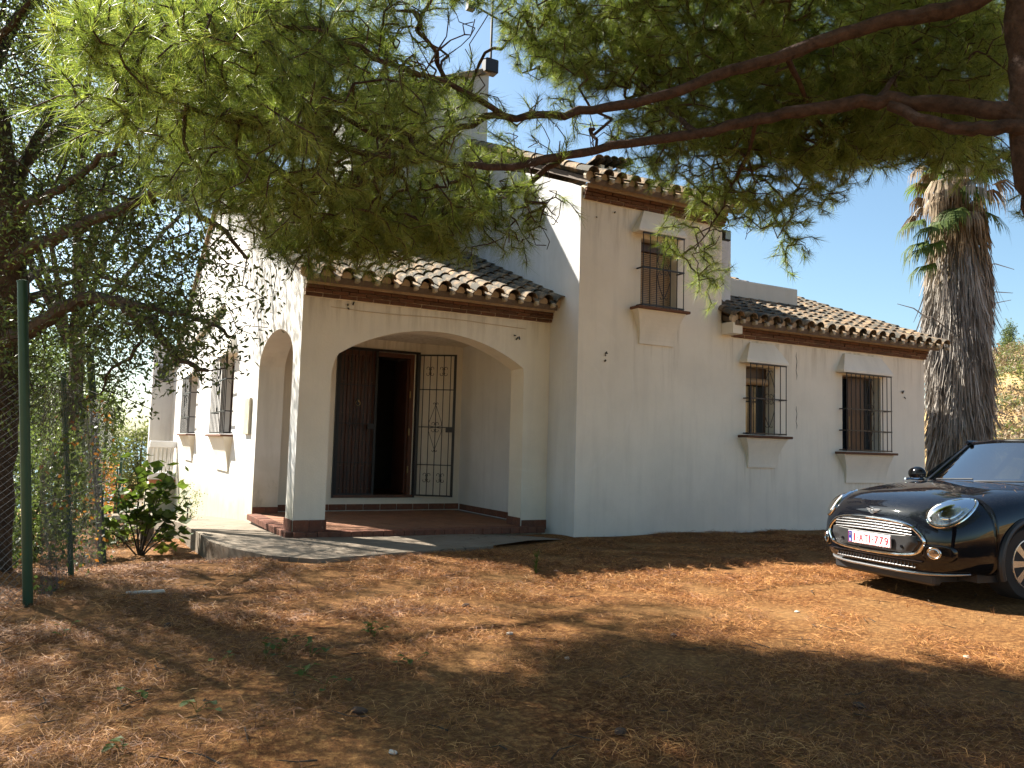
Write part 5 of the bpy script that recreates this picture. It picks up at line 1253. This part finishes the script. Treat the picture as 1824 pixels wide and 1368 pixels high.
p = gpt(258, 1070, gd(1070, 258)); MB().box((p.x-.14, p.y-.03, p.z+.01), (p.x+.14, p.y+.03, p.z+.035), .01).build('stick', paleM, label='pale flat piece of wood lying near the fence', cat='stick')
# ------------------------------------------------------------------ car (local: x to the car's left, y towards its tail, z up)
CAR_P = Vector((6.64, 5.12, 0.03)); CAR_A = radians(-98)
car = empty('parked_car', CAR_P, CAR_A, label='black compact hatchback parked facing left with chrome grille and round headlights', cat='car')
def carpaint():
    m_, t, b = new_mat('black_car_paint'); setp(b, metal=0.0, rough=0.7, spec=0.0, coat=1.0, coatr=0.03)
    tc = N(t, 'ShaderNodeTexCoord')
    f = noise(t, 330, 2, .5, tc.outputs['Object']); d = ramp(t, f, [(.64, (0, 0, 0)), (.70, (1, 1, 1))])
    g = N(t, 'ShaderNodeNewGeometry'); s = N(t, 'ShaderNodeSeparateXYZ'); t.links.new(g.outputs['Normal'], s.inputs[0])
    upf = math_(t, 'MULTIPLY', ramp(t, s.outputs[2], [(.25, (0, 0, 0)), (.8, (1, 1, 1))]), d)
    dust = noise(t, 60, 4, .7, tc.outputs['Object'])
    c = mixc(t, math_(t, 'MULTIPLY', upf, .3), (.004, .005, .008), (.30, .27, .22))
    t.links.new(c, b.inputs['Base Color'])
    return m_
M['paint'] = carpaint()
M['chrome'] = simple('chrome', (.75, .75, .76), .07, 1.0, var=.02)
M['blackp'] = simple('black_plastic', (.02, .02, .022), .45)
M['gloss'] = simple('gloss_black', (.006, .006, .008), .08)
M['rubber'] = simple('tyre_rubber', (.022, .021, .02), .85, bumps=.2)
M['silver'] = simple('silver_trim', (.45, .46, .48), .25, .8)
def clearglass(name, tint, add=.34):
    m_ = bpy.data.materials.new(name); m_.use_nodes = True; t = m_.node_tree; t.nodes.clear(); out = N(t, 'ShaderNodeOutputMaterial')
    tr = N(t, 'ShaderNodeBsdfTransparent'); tr.inputs[0].default_value = (*tint, 1); gl_ = N(t, 'ShaderNodeBsdfGlossy'); gl_.inputs['Roughness'].default_value = .01
    fr_ = N(t, 'ShaderNodeFresnel'); fr_.inputs[0].default_value = 1.55; mx = N(t, 'ShaderNodeMixShader')
    t.links.new(math_(t, 'ADD', fr_.outputs[0], add), mx.inputs[0]); t.links.new(tr.outputs[0], mx.inputs[1]); t.links.new(gl_.outputs[0], mx.inputs[2]); t.links.new(mx.outputs[0], out.inputs[0]); return m_
M['cglass'] = clearglass('windscreen_glass', (.22, .26, .27)); M['lens'] = clearglass('headlamp_lens', (.93, .94, .95), add=.02)
# body stations: y, half width, z bottom, z top, exponent
ST = [(-.005, .40, .34, .58, 3.2), (.0, .52, .29, .66, 3.4), (.02, .62, .24, .72, 3.6), (.06, .71, .20, .775, 3.8), (.12, .77, .18, .82, 4.0), (.22, .83, .17, .865, 4.3), (.36, .868, .17, .90, 4.6), (.55, .885, .17, .93, 5.0), (.8, .895, .17, .962, 5.4), (1.05, .90, .17, .985, 5.6), (1.3, .90, .17, 1.0, 6),
      (1.6, .90, .17, 1.0, 6), (2.4, .90, .17, 1.0, 6), (3.2, .895, .18, 1.0, 6), (3.8, .88, .19, .98, 5.5), (4.1, .85, .22, .95, 5), (4.22, .78, .28, .88, 4.5), (4.25, .6, .35, .75, 4)]
st = np.array(ST); tt = np.arange(len(st)); tf = []
for i in range(len(st)-1):
    n = max(3, int(abs(st[i+1, 0]-st[i, 0])/.035)); tf += list(i+np.arange(n)/n)
tf.append(len(st)-1); tf = np.array(tf)
def cr(t):
    i = int(min(len(st)-2, math.floor(t))); f = t-i; p = [st[max(0, min(len(st)-1, i+k))] for k in (-1, 0, 1, 2)]
    return .5*((2*p[1])+(p[2]-p[0])*f+(2*p[0]-5*p[1]+4*p[2]-p[3])*f*f+(3*p[1]-p[0]-3*p[2]+p[3])*f**3)
NR = 96; V = []; rings = []
for t in tf:
    y, w_, zb, zt, n = cr(t); zc = zb+(zt-zb)*.45; ring = []
    for k in range(NR):
        a = 2*pi*k/NR; c, s = cos(a), sin(a); x = w_*math.copysign(abs(c)**(2/n), c)
        hz_ = (zt-zc) if s > 0 else (zc-zb); nn = n*.62 if s > 0 else n
        z = zc+hz_*math.copysign(abs(s)**(2/nn), s)
        yy = y+(.06*(x/.9)**2 if y < .5 else 0)
        # raised bonnet centre and fender line
        if s > 0 and y > .1: z += .012*max(0, 1-(x/.5)**2)*min(1, (y-.1)*2)
        ring.append(len(V)); V.append((x, yy, z))
    rings.append(ring)
F = []
WC = [(.93, .325), (3.51, .325)]; RW = .372
for A, B in zip(rings, rings[1:]):
    for k in range(NR):
        q = (A[k], A[(k+1) % NR], B[(k+1) % NR], B[k]); c = [sum(V[i][j] for i in q)/4 for j in range(3)]
        if any(((c[1]-wy)**2+(c[2]-wz)**2) < RW*RW and abs(c[0]) > .55 for wy, wz in WC): continue
        F.append(q)
F.append(tuple(reversed(rings[0]))); F.append(tuple(rings[-1]))
body = mesh('body', V, F, M['paint'], car, smooth=True)
bm = bmesh.new(); bm.from_mesh(body.data); bmesh.ops.recalc_face_normals(bm, faces=bm.faces); bm.to_mesh(body.data); BV = BVHTree.FromBMesh(bm); bm.free()
body.data.polygons.foreach_set('use_smooth', [True]*len(body.data.polygons))
def fy(x, z, off=0):
    h = BV.ray_cast(Vector((x, -1.5, z)), Vector((0, 1, 0)))
    if h[0] is None: return Vector((x, 0, z)), Vector((0, -1, 0))
    n_ = h[1] if h[1].y < 0 else -h[1]
    return h[0]+n_*off, n_
def drape(outline, off, name, mat, par, thick=.012, rings_=5, inner=0.0, **k):
    """fill an outline (x,z) draped over the nose, offset outward"""
    cx = sum(p[0] for p in outline)/len(outline); cz = sum(p[1] for p in outline)/len(outline); V_ = []; F_ = []; n = len(outline)
    for r in range(rings_+1):
        f = inner+(1-inner)*r/rings_
        for p in outline: q, nn_ = fy(cx+(p[0]-cx)*f, cz+(p[1]-cz)*f, off); V_.append(q)
    for r in range(rings_):
        for i in range(n): F_.append((r*n+i, r*n+(i+1) % n, (r+1)*n+(i+1) % n, (r+1)*n+i))
    if inner == 0: pass
    m0 = len(V_)
    for p in outline: q, nn_ = fy(p[0], p[1], off-thick); V_.append(q)
    for i in range(n): F_.append((rings_*n+i, rings_*n+(i+1) % n, m0+(i+1) % n, m0+i))
    o_ = mesh(name, V_, F_, mat, par, smooth=True, **k)
    b_ = bmesh.new(); b_.from_mesh(o_.data); bmesh.ops.remove_doubles(b_, verts=b_.verts, dist=1e-5); bmesh.ops.recalc_face_normals(b_, faces=b_.faces); b_.to_mesh(o_.data); b_.free(); return o_
def ringtube(outline, off, r, name, mat, par):
    pts = [fy(p[0], p[1], off)[0] for p in outline]; pts.append(pts[0]); return MB().tube(pts, r, 8, cap=False).build(name, mat, par, smooth=True)
def sup(cx, cz, rx, rz, n=2.0, k=48, zt=None):
    out = []
    for i in range(k):
        a = 2*pi*i/k; c, s = cos(a), sin(a); out.append((cx+rx*math.copysign(abs(c)**(2/n), c), cz+rz*math.copysign(abs(s)**(2/n), s)))
    return out
# grille: rounded hexagon
def hexo(s=1.0, k=8):
    P0 = [(-.40, .655), (.40, .655), (.570, .53), (.570, .46), (.48, .345), (-.48, .345), (-.570, .46), (-.570, .53)]
    cx, cz = 0, .50; P0 = [(cx+(x-cx)*s, cz+(z-cz)*s) for x, z in P0]; pts = P0
    for _ in range(3):
        q = []
        for a, b in zip(pts, pts[1:]+pts[:1]): q += [(a[0]*.75+b[0]*.25, a[1]*.75+b[1]*.25), (a[0]*.25+b[0]*.75, a[1]*.25+b[1]*.75)]
        pts = q
    return pts
gr_ = drape(hexo(1.0), .006, 'grille', M['gloss'], car)
ringtube(hexo(1.0), .012, .0155, 'chrome_surround', M['chrome'], gr_)
for z in (.625, .600, .575, .550):
    hw = .40 if z > .6 else .46
    MB().tube([fy(x, z-.010*(x/.45)**2, .016)[0] for x in np.linspace(-hw, hw, 21)], .0065, 6).build('slat', M['silver'], gr_, smooth=True)
band = [(-.50, .535), (-.25, .525), (0, .522), (.25, .525), (.50, .535), (.515, .47), (.44, .375), (-.44, .375), (-.515, .47)]
def dens_(P0, k=6): return [(a[0]+(b[0]-a[0])*i/k, a[1]+(b[1]-a[1])*i/k) for a, b in zip(P0, P0[1:]+P0[:1]) for i in range(k)]
drape(dens_(band), .016, 'bumper_panel', M['blackp'], gr_)
# lower intake and lip
low = drape(dens_([(-.52, .305), (.52, .305), (.46, .235), (-.46, .235)]), .006, 'lower_grille', M['gloss'], car)
MB().tube([fy(x, .262, .012)[0] for x in np.linspace(-.47, .47, 21)], .006, 6).build('slat', M['silver'], low, smooth=True)
for i in range(25): x = -.45+.9*i/24; MB().box((x-.003, fy(x, .28, .012)[0].y, .262), (x+.003, fy(x, .28, -.01)[0].y, .302)).build('rib', M['blackp'], low)
MB().tube([fy(x, .213+.02*(abs(x)/.7)**4, .012)[0] for x in np.linspace(-.78, .78, 31)], [.006+.012*(1-(abs(x)/.8)**3) for x in np.linspace(-.78, .78, 31)], 8).build('front_lip', M['silver'], car, smooth=True)
MB().tube([fy(x, .318, .010)[0] for x in np.linspace(-.55, .55, 25)], .008, 6).build('bumper_line', M['gloss'], car, smooth=True)
# headlights
for s in (-1, 1):
    cx, cz, rx, rz = s*.665, .748, .112, .122
    tilt = -s*.0
    def tl(P0, t_=radians(24)*s, cx=cx, cz=cz): return [(cx+(x-cx)*cos(t_)-(z-cz)*sin(t_)*-1*-1, cz+(x-cx)*sin(t_)+(z-cz)*cos(t_)) for x, z in P0]
    el = tl(sup(cx, cz, rx, rz, 2.1))
    hl = drape(el, .004, 'headlight', M['blackp'], car, thick=.02)
    ringtube(el, .006, .0125, 'chrome_ring', M['chrome'], hl)
    drape(tl(sup(cx, cz, rx*.90, rz*.90, 2.1)), .010, 'reflector', simple('lamp_reflector', (.5, .51, .52), .18, .9, var=.5, scale=60), hl, thick=.01)
    MB().tube([fy(cx+s*.02+cos(a)*.055, cz+.005+sin(a)*.062, .020)[0] for a in np.linspace(0, 2*pi, 25)], .006, 6, cap=False).build('bezel', M['chrome'], hl, smooth=True)
    drape(sup(cx+s*.02, cz+.005, .052, .058), .017, 'bulb_lens', M['chrome'], hl, thick=.01)
    MB().tube([fy(cx-s*.045+cos(a)*.05*s, cz-.005+sin(a)*.075, .018)[0] for a in np.linspace(2.1, 4.4, 12)], .007, 6).build('light_strip', M['white_paint'], hl, smooth=True)
    # domed outer lens
    V_ = []; F_ = []; K = 8; n = 36
    for r in range(K+1):
        f = r/K
        for i in range(n):
            a = 2*pi*i/n; q, nn_ = fy(cx+rx*.93*f*cos(a), cz+rz*.93*f*sin(a), .018+.022*(1-f*f)); V_.append(q)
    F_ = [(r*n+i, r*n+(i+1) % n, (r+1)*n+(i+1) % n, (r+1)*n+i) for r in range(K) for i in range(n)]
    mesh('outer_lens', V_, F_, M['lens'], hl, smooth=True)
    # fog lamp in a dark recess
    fo = drape(sup(s*.665, .405, .115, .075, 3.0), .004, 'fog_recess', M['gloss'], car, thick=.02)
    ringtube(sup(s*.645, .405, .046, .046, 2), .014, .007, 'chrome_ring', M['chrome'], fo)
    drape(sup(s*.645, .405, .040, .040, 2), .016, 'fog_light', M['chrome'], fo, thick=.02)
# winged badge
def top_pt(x, y, off=.0):
    h = BV.ray_cast(Vector((x, y, 2)), Vector((0, 0, -1))); return h[0]+h[1]*off
bp_, bn_ = fy(0, .715, .012)
bd = MB(); cyl = [bp_+Vector((cos(a)*.026, 0, sin(a)*.026)) for a in np.linspace(0, 2*pi, 17)]; bd.tube(cyl, .005, 6, cap=False)
bd.box((bp_.x-.016, bp_.y-.004, bp_.z-.012), (bp_.x+.016, bp_.y+.012, bp_.z+.012), .003)
for s in (-1, 1):
    for k, L in enumerate((.058, .048, .036)):
        z = bp_.z+.012-k*.013; bd.tube([(s*.024, bp_.y, z), (s*(.024+L), bp_.y+.012, z+.006)], [.0055, .003], 6)
bd.build('winged_badge', M['silver'], car)
# number plate
pl_y = fy(0, .455, .024)[0].y-.012; pt = MB().box((-.26, pl_y-.006, .400), (.26, pl_y+.006, .512), .003).build('number_plate', simple('plate_white', (.82, .82, .82), .35, var=.02), car)
redM = simple('plate_red', (.42, .02, .05), .4, var=.03); bluM = simple('plate_blue', (.01, .03, .25), .4, var=.03)
yb = pl_y-.0078
mb = MB()
for a, b in (((-.256, .404), (.256, .407)), ((-.256, .505), (.256, .508)), ((-.256, .407), (-.253, .505)), ((.253, .407), (.256, .505))): mb.box((a[0], yb, a[1]), (b[0], yb+.0012, b[1]))
mb.build('plate_border', redM, pt)
MB().box((-.252, yb-.0004, .408), (-.212, yb+.0012, .504)).build('country_strip', bluM, pt)
def text(body_, x, z, size, mat, name, par, bold=.004, y=yb-.001):
    cu = bpy.data.curves.new('t', 'FONT'); cu.body = body_; cu.size = size; cu.extrude = .0006; cu.offset = bold*.2; cu.align_x = 'LEFT'
    to = bpy.data.objects.new('t', cu); COL.objects.link(to); dg = bpy.context.evaluated_depsgraph_get(); me = bpy.data.meshes.new_from_object(to.evaluated_get(dg)); bpy.data.objects.remove(to)
    me.materials.clear(); me.materials.append(mat)
    xs = [v.co.x for v in me.vertices]; return me, (min(xs), max(xs))
whM = simple('plate_print_white', (.85, .85, .85), .4, var=.02)
def put(body_, x0, x1, z, h, mat, name):
    me, (a, b) = text(body_, 0, 0, 1, mat, name, pt); zs = [v.co.y for v in me.vertices]; sz = h/(max(zs)-min(zs)) if body_ != '-' else .08
    for v in me.vertices: 
        vx, vy, vz = v.co; v.co = (x0+(vx-a)/(b-a)*(x1-x0), yb-.0004-vz*1.0, z+(vy-min(zs))*sz)
    obj(name, me, pt)
xx = -.190
for ch, w_ in (('1', .018), ('-', .022), ('A', .048), ('T', .046), ('I', .012), ('-', .022), ('7', .044), ('7', .044), ('9', .044)):
    if ch == '-': MB().box((xx, yb-.0006, .453), (xx+w_, yb+.0008, .462)).build('plate_dash', redM, pt)
    else: put(ch, xx, xx+w_, .421, .072, redM, 'plate_character')
    xx += w_+.0155
put('B', -.240, -.224, .413, .026, whM, 'plate_character')
MB().tube([(-.232+cos(a)*.011, yb-.0006, .478+sin(a)*.011) for a in np.linspace(0, 2*pi, 13)], .0016, 4, cap=False).build('star_ring', simple('plate_yellow', (.7, .5, .05), .5), pt)
for s in (-.36, .36): MB().tube([fy(s, .43, .016)[0], fy(s, .43, .024)[0]], .014, 12).build('parking_sensor', M['gloss'], car)
# greenhouse
def gp(u, v):   # windscreen surface
    x = (.735-.150*v)*u; y = 1.32+.55*v+.20*u*u*(1-.4*v); z = .985+.445*v-.03*u*u*v; return (x, y, z)
K, L_ = 16, 12
def grid(fn, nu, nv, name, mat, par, flip=False, **k):
    V_ = [fn(-1+2*i/nu, j/nv) for j in range(nv+1) for i in range(nu+1)]; F_ = [(j*(nu+1)+i, j*(nu+1)+i+1, (j+1)*(nu+1)+i+1, (j+1)*(nu+1)+i) for j in range(nv) for i in range(nu)]
    return mesh(name, V_, F_, mat, par, smooth=True, **k)
ws = grid(lambda u, v: gp(u*.985, v), 20, 12, 'windscreen', M['cglass'], car)
for s in (-1, 1):
    MB().tube([Vector(gp(s, v))+Vector((s*.012, .012, -.004)) for v in np.linspace(-.06, 1.03, 12)], .033, 8).build('windscreen_pillar', M['paint'], car, smooth=True)
MB().tube([Vector(gp(u, -.02)) for u in np.linspace(-1, 1, 21)], .018, 6).build('cowl', M['blackp'], car, smooth=True)
MB().tube([Vector(gp(u, 1.0)) for u in np.linspace(-1, 1, 21)], .02, 8).build('windscreen_header', M['gloss'], car, smooth=True)
for (u0, u1) in ((-.75, -.05), (.0, .72)):
    MB().tube([Vector(gp(u, .03+.05*abs(u-u0)/(u1-u0)))+Vector((0, -.02, .012)) for u in np.linspace(u0, u1, 9)], .008, 6).build('wiper', M['blackp'], car)
def rfp(u, v):
    y = 1.87+.12*u*u*(1-v)+2.10*v; w_ = .575+.02*sin(v*pi)-.03*v; return (w_*u, y, 1.432+.10*sin(min(1, v*1.15+.12)*pi*.5)*(1-.9*u**4)-.03*u*u-.03*v*v)
grid(rfp, 20, 20, 'roof', M['paint'], car)
def side(s):
    def f(u, v):
        t = (u+1)/2; y0 = 1.42+t*2.55; y1 = 1.98+t*1.92; y = y0*(1-v)+y1*v; x = s*(.80*(1-v)+.60*v); return (x, y, 0.985+.43*v)
    return f
for s in (-1, 1):
    grid(side(s), 10, 6, 'side_window', M['cglass'], car)
    MB().tube([Vector(side(s)(2*t-1, 1)) for t in np.linspace(-.02, 1.0, 9)], .022, 8).build('roof_rail', M['paint'], car, smooth=True)
    for t in (.42, .75): MB().tube([Vector(side(s)(2*t-1, v)) for v in (0, .5, 1)], .028, 6).build('door_pillar', M['gloss'], car)
    MB().tube([Vector((s*.845, y, 1.0)) for y in np.linspace(1.3, 4.0, 12)], .014, 6).build('belt_trim', M['chrome'], car, smooth=True)
    # mirror
    mb = MB(); bm = bmesh.new(); bmesh.ops.create_uvsphere(bm, u_segments=18, v_segments=12, radius=1)
    for v in bm.verts: v.co = Vector((s*.955+v.co.x*.115, 1.60+(v.co.y*.075 if v.co.y < 0 else v.co.y*.03), 1.055+v.co.z*.078))
    me = bpy.data.meshes.new('wing_mirror'); bm.to_mesh(me); bm.free(); me.materials.append(M['gloss']); me.polygons.foreach_set('use_smooth', [True]*len(me.polygons)); mo = obj('wing_mirror', me, car)
    MB().tube([(s*.80, 1.58, .985), (s*.90, 1.60, 1.02)], .028, 8).build('mirror_arm', M['blackp'], mo)
grid(lambda u, v: (.56*u, 3.92+.28*(1-v)+.04*u*u, .985+.39*v), 8, 6, 'rear_window', M['cglass'], car)
# interior
MB().box((-.72, 1.42, .78), (.72, 1.86, .97), .05).build('dashboard', M['blackp'], car)
MB().box((-.80, 1.40, .30), (.80, 4.0, .42)).build('cabin_floor', M['blackp'], car)
for x in (-.38, .38):
    st_ = MB().box((x-.24, 2.25, .42), (x+.24, 2.75, .58), .05).build('seat', M['blackp'], car)
    b_ = MB().box((x-.23, 2.70, .55), (x+.23, 2.85, 1.12), .06).build('backrest', M['blackp'], st_); MB().box((x-.13, 2.72, 1.14), (x+.13, 2.82, 1.32), .04).build('headrest', M['blackp'], st_)
MB().box((-.62, 3.35, .5), (.62, 3.5, 1.08), .06).build('rear_bench', M['blackp'], car)
MB().tube([Vector((.38+cos(a)*.18, 1.98-.07*sin(a), .97+sin(a)*.165)) for a in np.linspace(0, 2*pi, 29)], .015, 8, cap=False).build('steering_wheel', M['silver'], car, smooth=True)
MB().box((-.11, 1.93, 1.26), (.11, 1.96, 1.33), .012).build('rear_view_mirror', M['gloss'], car)
# arches, wheels, sills
for i, (wy, wz) in enumerate(WC):
    for s in (-1, 1):
        MB().tube([Vector((s*.892, wy+cos(a)*(RW+.012), wz+sin(a)*(RW+.012))) for a in np.linspace(-.35, pi+.35, 25)], .030, 8).build('wheel_arch', M['blackp'], car, smooth=True)
        wl_ = MB(); mb = wl_.tube([(s*.62, wy, wz), (s*.64, wy, wz), (s*.66, wy, wz), (s*.84, wy, wz), (s*.865, wy, wz), (s*.868, wy, wz)], [.2, .30, .322, .322, .305, .22], 40); wo_ = wl_.build('wheel', M['rubber'], car, smooth=True)
        rm = MB().tube([(s*.70, wy, wz), (s*.84, wy, wz), (s*.862, wy, wz)], [.19, .215, .222], 32, cap=False); rm.build('rim_barrel', M['blackp'], wo_, smooth=True)
        sp = MB()
        for k in range(8):
            a = 2*pi*k/8; c, s_ = cos(a), sin(a); px_ = -s_; pz_ = c
            def Q(r, wd, x): return [(s*x, wy+c*r+px_*wd*q, wz+s_*r+pz_*wd*q) for q in (-1, 1)]
            A_, B_ = Q(.05, .022, .872), Q(.215, .030, .868); A2, B2 = Q(.05, .022, .845), Q(.215, .030, .84)
            sp.add(A_+B_+A2+B2, [(0, 1, 3, 2), (4, 6, 7, 5), (0, 2, 6, 4), (1, 5, 7, 3), (0, 4, 5, 1), (2, 3, 7, 6)])
        sp.tube([(s*.84, wy, wz), (s*.878, wy, wz)], .055, 20); sp.tube([(s*.870, wy+cos(a)*.218, wz+sin(a)*.218) for a in np.linspace(0, 2*pi, 41)], .009, 6, cap=False); sp.build('rim', M['silver'], wo_)
MB().box((-.60, .10, .11), (.60, .20, .21), .02).build('front_valance', M['blackp'], car)
MB().box((-.58, .20, .14), (.58, .55, .24)).build('undertray', M['blackp'], car)
MB().box((-.78, .40, .16), (.78, 3.95, .26)).build('underbody', M['blackp'], car)
for s in (-1, 1):
    for a, b in ((1.32, 2.4),): MB().box((s*.895, a, .5), (s*.899, a+.006, .95)).build('door_gap', M['gloss'], car)

# dry needles fallen on the bonnet and cowl
V = []; F = []; r5 = np.random.default_rng(15); MW = Matrix.Translation(CAR_P) @ Matrix.Rotation(CAR_A, 4, 'Z')
for i in range(150):
    x = r5.uniform(-.72, .75); y = 1.22-abs(r5.normal(0, .32)) if i % 3 else r5.uniform(1.12, 1.26)
    if y < .2: continue
    a = r5.uniform(0, 6.28); L = r5.uniform(.04, .10); p = top_pt(x, y, .003); q = top_pt(max(-.8, min(.8, x+cos(a)*L)), y+sin(a)*L, .004)
    s_ = Vector((-sin(a), cos(a), 0))*.0012; b = len(V); V += [MW @ (p-s_), MW @ (p+s_), MW @ q]; F.append((b, b+1, b+2))
mesh('fallen_needles', V, F, M['straw'], kind='stuff', label='dry needles lying on the bonnet of the black car')
